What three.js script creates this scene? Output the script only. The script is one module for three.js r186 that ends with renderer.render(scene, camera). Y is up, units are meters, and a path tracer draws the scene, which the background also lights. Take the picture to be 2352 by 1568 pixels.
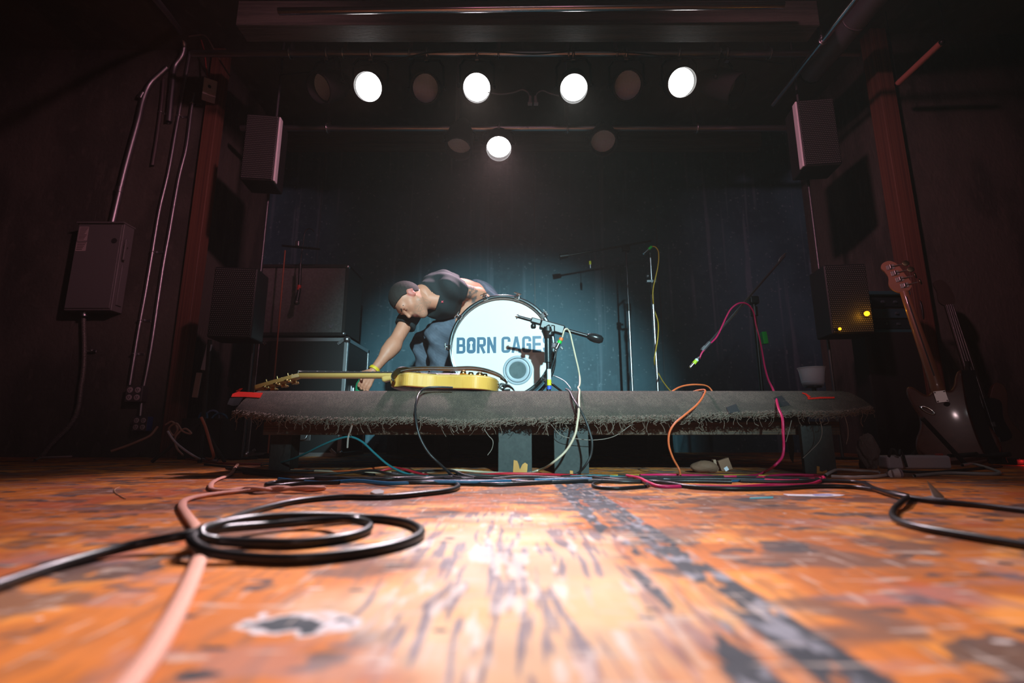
import * as THREE from 'three';
import { mergeGeometries, mergeVertices, toCreasedNormals } from 'three/addons/utils/BufferGeometryUtils.js';
import { RoundedBoxGeometry } from 'three/addons/geometries/RoundedBoxGeometry.js';

// ---------------------------------------------------------------- camera, exposure, haze
const scene = new THREE.Scene();
scene.background = new THREE.Color(0x000000);
const FX = 1120, CX = 1176, CY = 784, EYE = 0.15, PITCH = Math.atan(216 / 1120);   // focal length in pixels of a 2352 x 1568 frame
const camera = new THREE.PerspectiveCamera(2 * Math.atan(784 / FX) * 180 / Math.PI, 1.5, 0.02, 60);
camera.position.set(0, EYE, 0);
camera.rotation.set(PITCH, 0, 0);
camera.focus = 2.5;
camera.userData.fStop = 2.0;
const renderer = new THREE.WebGLRenderer({ antialias: true });
renderer.toneMapping = THREE.LinearToneMapping;
renderer.toneMappingExposure = 1.6;
renderer.shadowMap.enabled = true;
scene.fog = new THREE.FogExp2(0xfff2e2, 0.0048);                                        // thin stage haze in the air

// ---------------------------------------------------------------- pixel helpers: a pixel gives a direction, a plane gives the distance
const V = (x, y, z) => new THREE.Vector3(x, y, z);
const PC = Math.cos(PITCH), PS = Math.sin(PITCH);
function ray(px, py) { const x = (px - CX) / FX, y = (CY - py) / FX; return V(x, y * PC + PS, y * PS - PC); }
function at(px, py, D) { const d = ray(px, py); return d.multiplyScalar(D / -d.z).add(V(0, EYE, 0)); }           // on the plane z = -D
function onY(px, py, Y = 0) { const d = ray(px, py); return d.multiplyScalar((Y - EYE) / d.y).add(V(0, EYE, 0)); } // on the plane y = Y
function onX(px, py, X) { const d = ray(px, py); return d.multiplyScalar(X / d.x).add(V(0, EYE, 0)); }             // on the plane x = X

// ---------------------------------------------------------------- seeded random, noise
let seed = 7;
function rnd() { seed = (seed + 0x6d2b79f5) | 0; let t = Math.imul(seed ^ (seed >>> 15), 1 | seed); t = (t + Math.imul(t ^ (t >>> 7), 61 | t)) ^ t; return ((t ^ (t >>> 14)) >>> 0) / 4294967296; }
const rr = (a, b) => a + (b - a) * rnd();
const TAB = new Float32Array(65536); for (let i = 0; i < 65536; i++) TAB[i] = rnd();
function vn(x, y) {
  const ix = Math.floor(x), iy = Math.floor(y); let fx = x - ix, fy = y - iy; fx = fx * fx * (3 - 2 * fx); fy = fy * fy * (3 - 2 * fy);
  const x0 = ix & 255, x1 = (ix + 1) & 255, y0 = (iy & 255) << 8, y1 = ((iy + 1) & 255) << 8;
  const a = TAB[y0 | x0], b = TAB[y0 | x1], c = TAB[y1 | x0], d = TAB[y1 | x1];
  return a + (b - a) * fx + (c - a) * fy + (a - b - c + d) * fx * fy;
}
function fbm(x, y, o = 4) { let s = 0, a = 0.5, n = 0; for (let i = 0; i < o; i++) { s += a * vn(x, y); n += a; x = x * 2.03 + 17.1; y = y * 2.03 + 9.7; a *= 0.5; } return s / n; }
const sst = (x, a, b) => { const t = Math.min(1, Math.max(0, (x - a) / (b - a))); return t * t * (3 - 2 * t); };
const mix3 = (a, b, t) => [a[0] + (b[0] - a[0]) * t, a[1] + (b[1] - a[1]) * t, a[2] + (b[2] - a[2]) * t];
const toS = (c) => { c = Math.min(1, Math.max(0, c)); return Math.round(255 * (c <= 0.0031308 ? 12.92 * c : 1.055 * Math.pow(c, 1 / 2.4) - 0.055)); };
function dataTex(w, h, f, srgb = true) {                       // f(u, v) gives linear [r, g, b] or one number
  const d = new Uint8Array(w * h * 4);
  for (let j = 0, k = 0; j < h; j++) for (let i = 0; i < w; i++, k += 4) {
    const c = f((i + 0.5) / w, (j + 0.5) / h);
    if (typeof c === 'number') { d[k] = d[k + 1] = d[k + 2] = Math.round(255 * Math.min(1, Math.max(0, c))); } else { d[k] = toS(c[0]); d[k + 1] = toS(c[1]); d[k + 2] = toS(c[2]); }
    d[k + 3] = 255;
  }
  const t = new THREE.DataTexture(d, w, h); t.magFilter = t.minFilter = THREE.LinearFilter; t.wrapS = t.wrapT = THREE.RepeatWrapping;
  if (srgb) t.colorSpace = THREE.SRGBColorSpace; t.needsUpdate = true; return t;
}
const again = (t, u, v) => { const c = t.clone(); c.repeat.set(u, v); c.needsUpdate = true; return c; };

// ---------------------------------------------------------------- materials
const col = (c) => (Array.isArray(c) ? new THREE.Color().setRGB(...c) : new THREE.Color(c));
const MAT = (c, roughness = 0.6, metalness = 0, more = {}) => new THREE.MeshStandardMaterial({ color: col(c), roughness, metalness, ...more });
const PHY = (c, roughness = 0.6, metalness = 0, more = {}) => new THREE.MeshPhysicalMaterial({ color: col(c), roughness, metalness, ...more });
const blackPlastic = MAT([0.007, 0.0075, 0.008], 0.4), blackMatte = MAT([0.014, 0.013, 0.012], 0.85), blackMetal = MAT([0.01, 0.01, 0.011], 0.35, 0.2);
const chrome = MAT([0.8, 0.8, 0.82], 0.12, 1), steel = MAT([0.55, 0.55, 0.57], 0.35, 1), galvanised = MAT([0.45, 0.45, 0.47], 0.42, 1), gold = MAT([0.75, 0.5, 0.2], 0.25, 1);
const aluminium = MAT([0.62, 0.63, 0.65], 0.38, 1);

// ---------------------------------------------------------------- geometry helpers
function clean(g) {
  g = g.index ? g.toNonIndexed() : g.clone();
  for (const k of Object.keys(g.attributes)) if (!['position', 'normal', 'uv'].includes(k)) g.deleteAttribute(k);
  if (!g.attributes.normal) g.computeVertexNormals();
  if (!g.attributes.uv) g.setAttribute('uv', new THREE.BufferAttribute(new Float32Array(g.attributes.position.count * 2), 2));
  return g;
}
const join = (list) => (list.length === 1 ? list[0] : mergeGeometries(list.map(clean)));
const place = (g, x = 0, y = 0, z = 0, rx = 0, ry = 0, rz = 0) => g.applyMatrix4(new THREE.Matrix4().makeRotationFromEuler(new THREE.Euler(rx, ry, rz)).setPosition(x, y, z));
function bx(w, h, d, x = 0, y = 0, z = 0, bevel = 0, rx = 0, ry = 0, rz = 0) { return place(bevel > 0 ? new RoundedBoxGeometry(w, h, d, 2, Math.min(bevel, Math.min(w, h, d) * 0.49)) : new THREE.BoxGeometry(w, h, d), x, y, z, rx, ry, rz); }
function cyl(a, b, r1, r2 = r1, seg = 14) {                      // round bar from point a to point b
  const d = b.clone().sub(a), g = new THREE.CylinderGeometry(r2, r1, d.length(), seg);
  return g.applyQuaternion(new THREE.Quaternion().setFromUnitVectors(V(0, 1, 0), d.clone().normalize())).translate((a.x + b.x) / 2, (a.y + b.y) / 2, (a.z + b.z) / 2);
}
const ball = (p, r, s = 12) => new THREE.SphereGeometry(r, s, Math.max(6, s - 4)).translate(p.x, p.y, p.z);
const curve = (pts, closed = false, tension = 0.5) => new THREE.CatmullRomCurve3(pts, closed, 'centripetal', tension);
const tube = (pts, r, seg = pts.length * 8, rad = 8, closed = false) => new THREE.TubeGeometry(curve(pts, closed), seg, r, rad, closed);
const lathe = (pr, seg = 32) => new THREE.LatheGeometry(pr.map(([x, y]) => new THREE.Vector2(x, y)), seg);
function ext(shape, depth, bevel = 0, curveSegments = 10) { return new THREE.ExtrudeGeometry(shape, { depth, bevelEnabled: bevel > 0, bevelSize: bevel, bevelThickness: bevel, bevelSegments: 2, curveSegments }); }
const poly = (pts) => new THREE.Shape(pts.map(([x, y]) => new THREE.Vector2(x, y)));
const spline = (pts) => { const s = new THREE.Shape(); const c = new THREE.CatmullRomCurve3(pts.map(([x, y]) => V(x, y, 0)), true, 'centripetal').getPoints(pts.length * 6); c.forEach((p, i) => (i ? s.lineTo(p.x, p.y) : s.moveTo(p.x, p.y))); return s; };

function surfaceNet(f, lo, hi, cell) {                            // meshes the zero surface of a distance field
  const nx = Math.ceil((hi.x - lo.x) / cell) + 1, ny = Math.ceil((hi.y - lo.y) / cell) + 1, nz = Math.ceil((hi.z - lo.z) / cell) + 1, F = new Float32Array(nx * ny * nz), id = (i, j, k) => i + nx * (j + ny * k);
  const p = V(0, 0, 0);
  for (let k = 0; k < nz; k++) for (let j = 0; j < ny; j++) for (let i = 0; i < nx; i++) F[id(i, j, k)] = f(p.set(lo.x + i * cell, lo.y + j * cell, lo.z + k * cell));
  const vid = new Int32Array(nx * ny * nz).fill(-1), pos = [], idx = [], C = [[0, 0, 0], [1, 0, 0], [0, 1, 0], [1, 1, 0], [0, 0, 1], [1, 0, 1], [0, 1, 1], [1, 1, 1]], E = [[0, 1], [2, 3], [4, 5], [6, 7], [0, 2], [1, 3], [4, 6], [5, 7], [0, 4], [1, 5], [2, 6], [3, 7]];
  for (let k = 0; k < nz - 1; k++) for (let j = 0; j < ny - 1; j++) for (let i = 0; i < nx - 1; i++) {
    let m = 0; const v = C.map(([a, b, c], q) => { const w = F[id(i + a, j + b, k + c)]; if (w < 0) m |= 1 << q; return w; }); if (m === 0 || m === 255) continue;
    let x = 0, y = 0, z = 0, n = 0; for (const [a, b] of E) { if ((v[a] < 0) === (v[b] < 0)) continue; const t = v[a] / (v[a] - v[b]); x += C[a][0] + (C[b][0] - C[a][0]) * t; y += C[a][1] + (C[b][1] - C[a][1]) * t; z += C[a][2] + (C[b][2] - C[a][2]) * t; n++; }
    vid[id(i, j, k)] = pos.length / 3; pos.push(lo.x + (i + x / n) * cell, lo.y + (j + y / n) * cell, lo.z + (k + z / n) * cell);
  }
  const quad = (a, b, c, d, flip) => { if (a < 0 || b < 0 || c < 0 || d < 0) return; flip ? idx.push(a, c, b, a, d, c) : idx.push(a, b, c, a, c, d); };
  for (let k = 1; k < nz - 1; k++) for (let j = 1; j < ny - 1; j++) for (let i = 1; i < nx - 1; i++) {
    const s = F[id(i, j, k)] < 0;
    if (s !== F[id(i + 1, j, k)] < 0) quad(vid[id(i, j - 1, k - 1)], vid[id(i, j, k - 1)], vid[id(i, j, k)], vid[id(i, j - 1, k)], !s);
    if (s !== F[id(i, j + 1, k)] < 0) quad(vid[id(i - 1, j, k - 1)], vid[id(i - 1, j, k)], vid[id(i, j, k)], vid[id(i, j, k - 1)], !s);
    if (s !== F[id(i, j, k + 1)] < 0) quad(vid[id(i - 1, j - 1, k)], vid[id(i, j - 1, k)], vid[id(i, j, k)], vid[id(i - 1, j, k)], !s);
  }
  const g = new THREE.BufferGeometry(); g.setAttribute('position', new THREE.Float32BufferAttribute(pos, 3)); g.setIndex(idx); g.computeVertexNormals(); return g;
}

// ---------------------------------------------------------------- naming
const taken = {};
function numbered(name) { const n = taken[name] = (taken[name] ?? -1) + 1; return n ? name + '_' + String(n).padStart(3, '0') : name; }
function obj(name, geo, mat, parent = scene, label) {
  const m = new THREE.Mesh(Array.isArray(geo) ? join(geo) : geo, mat); m.castShadow = m.receiveShadow = true;
  m.name = parent === scene ? numbered(name) : name; if (label) m.userData.label = label; parent.add(m); return m;
}
function tag(o, label, category, group) { o.userData.label = label; o.userData.category = category; if (group) o.userData.group = group; return o; }
function thing(name, label, category, p = [0, 0, 0], turn = 0, group) { const o = new THREE.Group(); o.name = numbered(name); scene.add(o); o.position.set(...p); o.rotation.y = turn; return tag(o, label, category, group); }
function struct(name, geo, mat) { const m = obj(name, geo, mat); m.userData.kind = 'structure'; return m; }
function structGroup(name) { const o = new THREE.Group(); o.name = numbered(name); o.userData.kind = 'structure'; scene.add(o); return o; }
// ================================================================ THE SETTING
// worn plywood stage floor: colour as a function of place in metres
function floorColour(x, z) {
  const d = -z;
  const big = fbm(x * 2.1 + 3, z * 2.4 + 8, 4), mid = fbm(x * 9 + 40, z * 13 + 5, 4), fine = fbm(x * 130, z * 24 + 60, 3), speck = fbm(x * 46 + 9, z * 46 + 2, 3);
  let c = mix3([0.64, 0.2, 0.03], [0.4, 0.11, 0.018], sst(big, 0.35, 0.7));
  c = mix3(c, [0.8, 0.31, 0.055], sst(mid, 0.5, 0.72) * 0.8);
  c = mix3(c, [0.42, 0.085, 0.045], sst(fbm(x * 5 + 90, z * 8 + 31, 3), 0.58, 0.72) * 0.55);
  c = mix3(c, [0.2, 0.085, 0.04], sst(fine, 0.5, 0.72) * 0.5);
  c = mix3(c, [0.12, 0.075, 0.06], sst(fbm(x * 7 + 12, z * 11 + 77, 4), 0.57, 0.64) * 0.75);
  c = mix3(c, [0.05, 0.05, 0.055], sst(fbm(x * 16 + 5, z * 26 + 21, 3), 0.665, 0.72) * 0.85);
  c = mix3(c, [0.3, 0.2, 0.22], sst(fbm(x * 8 + 55, z * 14 + 44, 4), 0.62, 0.72) * 0.35);
  // the trodden patch where the varnish is gone and dark grain shows
  const edge = fbm(x * 6 + 2, z * 5 + 71, 4) - 0.5;
  const worn = sst(1 - Math.hypot((x - 0.02) / 0.3, (d - 0.62) / 0.42) + edge * 1.3, 0.12, 0.6);
  if (worn > 0) {
    const gr = fbm(x * 120 + 6 + fbm(x * 20, z * 9, 2) * 2, z * 10 + 3, 3);
    let w = mix3([0.64, 0.42, 0.25], [0.74, 0.46, 0.22], sst(mid, 0.35, 0.65));
    w = mix3(w, [0.15, 0.145, 0.19], sst(gr, 0.53, 0.66) * 0.85);
    w = mix3(w, [0.8, 0.72, 0.66], sst(fbm(x * 60 + 33, z * 17 + 8, 3), 0.62, 0.74) * 0.6);
    c = mix3(c, w, worn);
  }
  // long painted or taped line, worn through in places
  const wob = (fbm(z * 6 + 4, 3.3, 3) - 0.5) * 0.012, e1 = sst(x, 0.128 + wob, 0.136 + wob) * (1 - sst(x, 0.232 + wob * 0.6, 0.238 + wob * 0.6));
  const gap = sst(x, 0.165, 0.172) * (1 - sst(x, 0.185, 0.194)) * sst(d, 1.35, 0.55);
  const left = x < 0.168 ? sst(fbm(x * 30 + 7, z * 7 + 19, 3) - sst(d, 0.95, 0.75) * sst(d, 0.5, 0.68) * 0.26, 0.36, 0.43) : 1;
  let line = e1 * left * (1 - gap * sst(fbm(x * 50, z * 9 + 30, 3), 0.36, 0.5)) * sst(d, 1.78, 1.7);
  line *= 1 - 0.75 * sst(fbm(x * 70 + 31, z * 30 + 4, 3), 0.62, 0.72);
  let tape = mix3([0.038, 0.045, 0.055], [0.3, 0.31, 0.35], sst(fbm(x * 60 + 80, z * 28 + 66, 4), 0.53, 0.74) * 0.8);
  c = mix3(c, tape, line);
  // black paint splat ringed with pale filler, near the front
  const sx = x + 0.178 + (d - 0.43) * 0.2, sd = d - 0.432, sr = Math.hypot(sx / 0.034, sd / 0.017) + (fbm(x * 70, z * 70, 3) - 0.5) * 1.5;
  c = mix3(c, [0.66, 0.62, 0.62], 1 - sst(sr, 1.2, 1.55)); c = mix3(c, [0.035, 0.05, 0.06], 1 - sst(sr, 0.85, 1.05));
  // scattered paint drops and nail heads
  const near = SPOTS.get(Math.floor(x * 10) * 4096 + Math.floor(d * 10));
  if (near) for (const [qx, qd, a, b, k] of near) { const r = Math.hypot((x - qx) / a, (d - qd) / b) + (speck - 0.5) * 1.4; if (r < 1.05) c = k ? mix3(c, [0.035, 0.04, 0.045], 1 - sst(r, 0.75, 1.05)) : mix3(c, [0.68, 0.6, 0.55], (1 - sst(r, 0.6, 1.0)) * 0.85); }
  // fine pale scratches
  c = mix3(c, [0.6, 0.5, 0.42], sst(fbm(x * 22 + 14, z * 150 + 4, 2), 0.74, 0.8) * 0.5 + sst(fbm(x * 150 + 14, z * 16 + 4, 2), 0.77, 0.82) * 0.4);
  return c;
}
const SPOTS = new Map();
function spot(x, d, a, b, dark) { for (let i = Math.floor((x - 2 * a) * 10); i <= Math.floor((x + 2 * a) * 10); i++) for (let j = Math.floor((d - 2 * b) * 10); j <= Math.floor((d + 2 * b) * 10); j++) { const k = i * 4096 + j; if (!SPOTS.has(k)) SPOTS.set(k, []); SPOTS.get(k).push([x, d, a, b, dark]); } }
for (let i = 0; i < 70; i++) spot(rr(-1.3, 1.3), rr(0.34, 1.8), rr(0.004, 0.018), rr(0.003, 0.008), true);
for (let i = 0; i < 90; i++) spot(rr(-1.3, 1.3), rr(0.34, 1.8), rr(0.002, 0.012), rr(0.002, 0.005), false);
for (const [px, py, a, b] of [[1500, 1400, 0.008, 0.004], [430, 1415, 0.016, 0.006], [440, 1550, 0.014, 0.007], [820, 1355, 0.008, 0.003], [200, 1175, 0.04, 0.012], [300, 1210, 0.03, 0.01], [1540, 1210, 0.03, 0.006]]) { const p = onY(px, py); spot(p.x, -p.z, a, b, true); }
function floorSheet(x0, x1, z0, z1, w, h) {                    // z0 nearer, z1 farther
  const t = dataTex(w, h, (u, v) => floorColour(x0 + (x1 - x0) * u, z0 + (z1 - z0) * v));
  const b = dataTex(w >> 1, h >> 1, (u, v) => { const x = x0 + (x1 - x0) * u, z = z0 + (z1 - z0) * v; return 0.5 * fbm(x * 120, z * 22 + 60, 3) + 0.5 * fbm(x * 18, z * 25, 3); }, false);
  const r = dataTex(w >> 1, h >> 1, (u, v) => { const x = x0 + (x1 - x0) * u, z = z0 + (z1 - z0) * v; return 0.42 + 0.5 * fbm(x * 14 + 70, z * 18 + 33, 4); }, false);
  t.wrapS = t.wrapT = b.wrapS = b.wrapT = r.wrapS = r.wrapT = THREE.ClampToEdgeWrapping;
  const g = new THREE.BoxGeometry(x1 - x0, 0.04, z0 - z1).translate((x0 + x1) / 2, -0.02, (z0 + z1) / 2), p = g.attributes.position, uv = g.attributes.uv;
  for (let i = 0; i < p.count; i++) uv.setXY(i, (p.getX(i) - x0) / (x1 - x0), (p.getZ(i) - z0) / (z1 - z0));
  return [g, new THREE.MeshPhysicalMaterial({ map: t, bumpMap: b, bumpScale: 0.0012, roughnessMap: r, roughness: 1, specularIntensity: 0.4 })];
}
const floor = structGroup('floor');
for (const a of [[-1.45, 1.45, -0.15, -1.35, 2048, 1024], [-2.1, 2.1, -1.35, -2.3, 1536, 448], [-4.8, -1.45, 0.6, -1.35, 256, 256], [1.45, 4.8, 0.6, -1.35, 256, 256], [-1.45, 1.45, 6, -0.15, 64, 128], [-4.8, -2.1, -1.35, -2.3, 256, 128],
  [2.1, 4.8, -1.35, -2.3, 256, 128], [-4.8, 4.8, -2.3, -4.7, 768, 192], [-4.8, -1.45, 6, 0.6, 64, 64], [1.45, 4.8, 6, 0.6, 64, 64]]) obj('floor_sheet', ...floorSheet(...a), floor);

// walls
const wallBackTex = dataTex(1024, 512, (u, v) => {
  const x = u * 9.6 - 4.8, y = v * 3.3, n = fbm(x * 2.4, y * 1.6, 4), f = fbm(x * 30, y * 22, 3);
  let c = mix3([0.024, 0.075, 0.101], [0.04, 0.118, 0.153], sst(n, 0.3, 0.7)); c = mix3(c, [0.06, 0.135, 0.17], sst(f, 0.55, 0.8) * 0.4);
  c = mix3(c, [0.15, 0.22, 0.27], sst(fbm(x * 26 + 4, y * 0.7 + 3, 3), 0.66, 0.76) * 0.45);      // long pale drips and scuffs
  return mix3(c, [0.3, 0.38, 0.42], sst(fbm(x * 60 + 11, y * 44 + 9, 2), 0.82, 0.86) * 0.5);
});
const paintBump = dataTex(512, 512, (u, v) => fbm(u * 40, v * 40, 4), false);
const wallBackMat = MAT(0xffffff, 0.62, 0, { map: wallBackTex, bumpMap: again(paintBump, 5, 3), bumpScale: 0.002 });
{ const wb = structGroup('wall_back'); obj('wall_panel', bx(9.6, 3.35, 0.15, 0, 1.62, -4.59), wallBackMat, wb);
  // thin joints of the sheets that clad the wall, each a raised batten
  for (const x of [-1.9, 0.22, 1.42]) obj('batten', bx(0.012, 3.2, 0.006, x, 1.6, -4.512, 0.002), MAT([0.05, 0.09, 0.11], 0.5), wb); }
const darkWallTex = dataTex(512, 512, (u, v) => { const n = fbm(u * 9, v * 7, 4), f = fbm(u * 60, v * 40, 3); let c = mix3([0.05, 0.045, 0.037], [0.085, 0.074, 0.06], sst(n, 0.3, 0.7)); return mix3(c, [0.12, 0.1, 0.08], sst(f, 0.6, 0.8) * 0.35); });
const darkWall = MAT(0xffffff, 0.7, 0, { map: darkWallTex, bumpMap: again(paintBump, 3, 3), bumpScale: 0.003 });
const redLitWoodTex = dataTex(256, 512, (u, v) => mix3([0.1, 0.04, 0.028], [0.17, 0.065, 0.04], sst(fbm(u * 22, v * 3.3, 4), 0.3, 0.7)));
const redLitWood = MAT(0xffffff, 0.6, 0, { map: redLitWoodTex });  // red stage light on the posts is painted into this wood
struct('wall_left', bx(0.15, 3.35, 10.8, -4.85, 1.62, 0.7), darkWall);
struct('wall_right', bx(0.15, 3.35, 10.8, 4.85, 1.62, 0.7), darkWall);
struct('wall_front', bx(9.8, 3.35, 0.15, 0, 1.62, 6.05), darkWall);
struct('wall_left_return', bx(2.33, 3.3, 1.0, -3.61, 1.65, -4.02), darkWall);
struct('wall_right_return', bx(1.9, 3.3, 1.15, 3.85, 1.65, -3.93), darkWall);
struct('ceiling', bx(9.8, 0.15, 10.8, 0, 3.37, 0.7), MAT(0xffffff, 0.8, 0, { map: again(darkWallTex, 3, 3) }));
// ================================================================ LIGHTING RIG
const lensGrid = dataTex(256, 256, (u, v) => { const a = Math.abs(Math.sin(u * Math.PI * 22)), b = Math.abs(Math.sin(v * Math.PI * 22)); const k = Math.min(1, a * b * 1.6); return [0.16 + 0.62 * k, 0.18 + 0.68 * k, 0.2 + 0.75 * k]; });
const unlitLens = MAT(0xffffff, 0.45, 0, { map: lensGrid });
function parLight(label, p, aim, pipeY, glow, lamp, group, r = 0.1) {      // a par can on a yoke, hung from a pipe at height pipeY
  const t = thing('stage_light', label, 'stage light', [p.x, p.y, p.z], 0, group);
  const q = new THREE.Quaternion().setFromUnitVectors(V(0, 0, 1), aim.clone().sub(p).normalize()), turn = (g) => g.applyQuaternion(q);
  obj('can', turn(lathe([[0.0, -0.26], [r * 0.55, -0.26], [r * 0.62, -0.24], [r * 1.08, -0.12], [r * 1.08, 0.045], [r * 1.12, 0.05], [r * 1.12, 0.065], [r * 0.98, 0.065], [r * 0.98, -0.02], [0, -0.025]], 36).rotateX(Math.PI / 2)), blackMatte, t);
  const lens = new THREE.CircleGeometry(r * 0.97, 40).translate(0, 0, -0.012);
  obj('lens', turn(lens), glow ? new THREE.MeshStandardMaterial({ color: 0x222222, emissive: col(glow), emissiveIntensity: 10, roughness: 0.4 }) : unlitLens, t);
  obj('gel_frame', turn(new THREE.TorusGeometry(r * 1.03, 0.006, 6, 36).translate(0, 0, 0.06)), blackMetal, t);
  const side = V(1, 0, 0).applyQuaternion(q), s2 = V(side.x, 0, side.z).normalize().multiplyScalar(r * 1.25), back = V(0, 0, -0.05).applyQuaternion(q), up = pipeY - p.y;
  const pts = [s2.clone().add(back), s2.clone().setY(up * 0.62), s2.clone().multiplyScalar(0.75).setY(up * 0.8), s2.clone().multiplyScalar(-0.75).setY(up * 0.8), s2.clone().negate().setY(up * 0.62), s2.clone().negate().add(back)];
  const yoke = []; for (let i = 0; i < 5; i++) yoke.push(cyl(pts[i], pts[i + 1], 0.008, 0.008, 6));
  obj('yoke', yoke, blackMetal, t);
  obj('hook_clamp', [bx(0.03, up * 0.28, 0.03, 0, up * 0.9, 0, 0.004), new THREE.TorusGeometry(0.036, 0.01, 6, 16, Math.PI * 1.4).rotateY(Math.PI / 2).translate(0, up, 0)], steel, t);
  for (const k of [-1, 1]) obj('yoke_knob', ball(s2.clone().multiplyScalar(k * 1.05).add(back), 0.016, 8), blackPlastic, t);
  if (lamp) {
    const l = new THREE.SpotLight(col(lamp.color), lamp.i, 0, lamp.angle, lamp.penumbra, 2), f = V(0, 0, 0.03).applyQuaternion(q);
    l.name = 'stage_light_beam'; l.position.copy(f); l.castShadow = true; l.shadow.radius = 4; l.shadow.mapSize.set(1024, 1024);
    l.target.position.copy(aim.clone().sub(p)); t.add(l); t.add(l.target);
  }
  return t;
}
const PIPE1 = 2.96, PIPE2 = 2.6, Z1 = 3.18, Z2 = 3.56;
const par = (px, py, D, aim, pipe, label, glow, lamp, group) => parLight(label, at(px, py, D), aim, pipe, glow, lamp, group);
par(848, 200, Z1, V(-0.6, 0, 0.4), PIPE1, 'glowing white stage light at the end beside the tilted dark par, on the upper pipe', [1, 0.98, 0.98], { color: [1, 0.62, 0.55], i: 2, angle: 0.42, penumbra: 0.8 });
par(1095, 200, Z1, V(-0.02, 0, -0.5), PIPE1, 'glowing stage light with a lavender halo between dark par and cable plugs', [1, 0.98, 1], { color: [1, 0.86, 0.88], i: 30, angle: 0.2, penumbra: 1 });
par(1318, 200, Z1, V(0.1, 0, -0.85), PIPE1, 'glowing stage light with a cyan halo, next to the cable plugs', [0.98, 1, 1], { color: [0.88, 0.95, 1], i: 16, angle: 0.27, penumbra: 1 });
par(1563, 190, Z1, V(0.8, 0, 0.4), PIPE1, 'glowing white stage light with a green rim on the upper pipe', [1, 1, 0.98], { color: [1, 0.62, 0.5], i: 2, angle: 0.42, penumbra: 0.8 });
par(1146, 335, Z2, V(-0.1, 0, -1.75), PIPE2, 'glowing stage light with a pink rim on the lower pipe', [1, 0.97, 0.99], { color: [1, 0.7, 0.84], i: 22, angle: 0.55, penumbra: 0.7 });
par(978, 203, Z1, V(-0.6, 0.2, 0.2), PIPE1, 'unlit stage light with grey gridded lens between two lit ones, over the crouching person', null, null);
par(1441, 196, Z1, V(0.4, 0.2, 0), PIPE1, 'unlit stage light with grey gridded lens beside the cyan-haloed light', null, null);
par(745, 200, Z1, V(-2.6, 0.4, -1.0), PIPE1, 'unlit stage light turned away, its grey lens a slim oval', null, null);
par(1385, 322, Z2, V(0.4, 0, -1.6), PIPE2, 'unlit stage light with gridded lens tipped down, on the lower pipe', null, null);
par(1055, 330, Z2, V(-0.6, 0, -2.7), PIPE2, 'unlit stage light on the lower pipe tipped almost straight down beside the pink-rimmed light', null, null);
// black fixture with its back to the room, right of the row
{ const p = at(1675, 200, Z1); parLight('dark stage light turned away toward the bass guitar on the upper pipe', p, V(3.2, 1.2, -2.2), PIPE1, null, null); }
tag(obj('lighting_pipe', cyl(V(-2.4, PIPE1, -Z1), V(2.6, PIPE1, -Z1), 0.024, 0.024, 16), steel), 'upper steel lighting pipe carrying the row of stage lights', 'pipe');
tag(obj('lighting_pipe', cyl(V(-2.2, PIPE2, -Z2), V(2.4, PIPE2, -Z2), 0.024, 0.024, 16), steel), 'lower steel lighting pipe carrying three stage lights', 'pipe');
{ const a = at(640, 26, 2.5), b = at(1800, 12, 2.5); tag(obj('lighting_pipe', cyl(a, b, 0.02, 0.02, 16), MAT([0.6, 0.55, 0.56], 0.22, 1)), 'shiny empty pipe hung before the ceiling beam', 'pipe'); }
// hangers that hold the pipes
for (const px of [668, 790, 942, 1145, 1305, 1415, 1650, 1766]) { const x = at(px, 105, Z1).x; const h = thing('pipe_hanger', 'grey steel strap hanger holding the upper lighting pipe', 'hanger', [x, PIPE1, -Z1], 0, 'hangers of the upper lighting pipe'); obj('strap', bx(0.03, 0.36, 0.006, 0, 0.16, -0.03), steel, h); obj('ring', new THREE.TorusGeometry(0.034, 0.008, 6, 16).rotateY(Math.PI / 2), steel, h); }
for (const x of [-1.5, -0.45, 0.45, 1.5]) { const h = thing('pipe_hanger', 'grey steel strap hanger holding the lower lighting pipe', 'hanger', [x, PIPE2, -Z2], 0, 'hangers of the lower lighting pipe'); obj('strap', bx(0.03, 0.72, 0.006, 0, 0.34, -0.03), steel, h); obj('ring', new THREE.TorusGeometry(0.034, 0.008, 6, 16).rotateY(Math.PI / 2), steel, h); }
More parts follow.
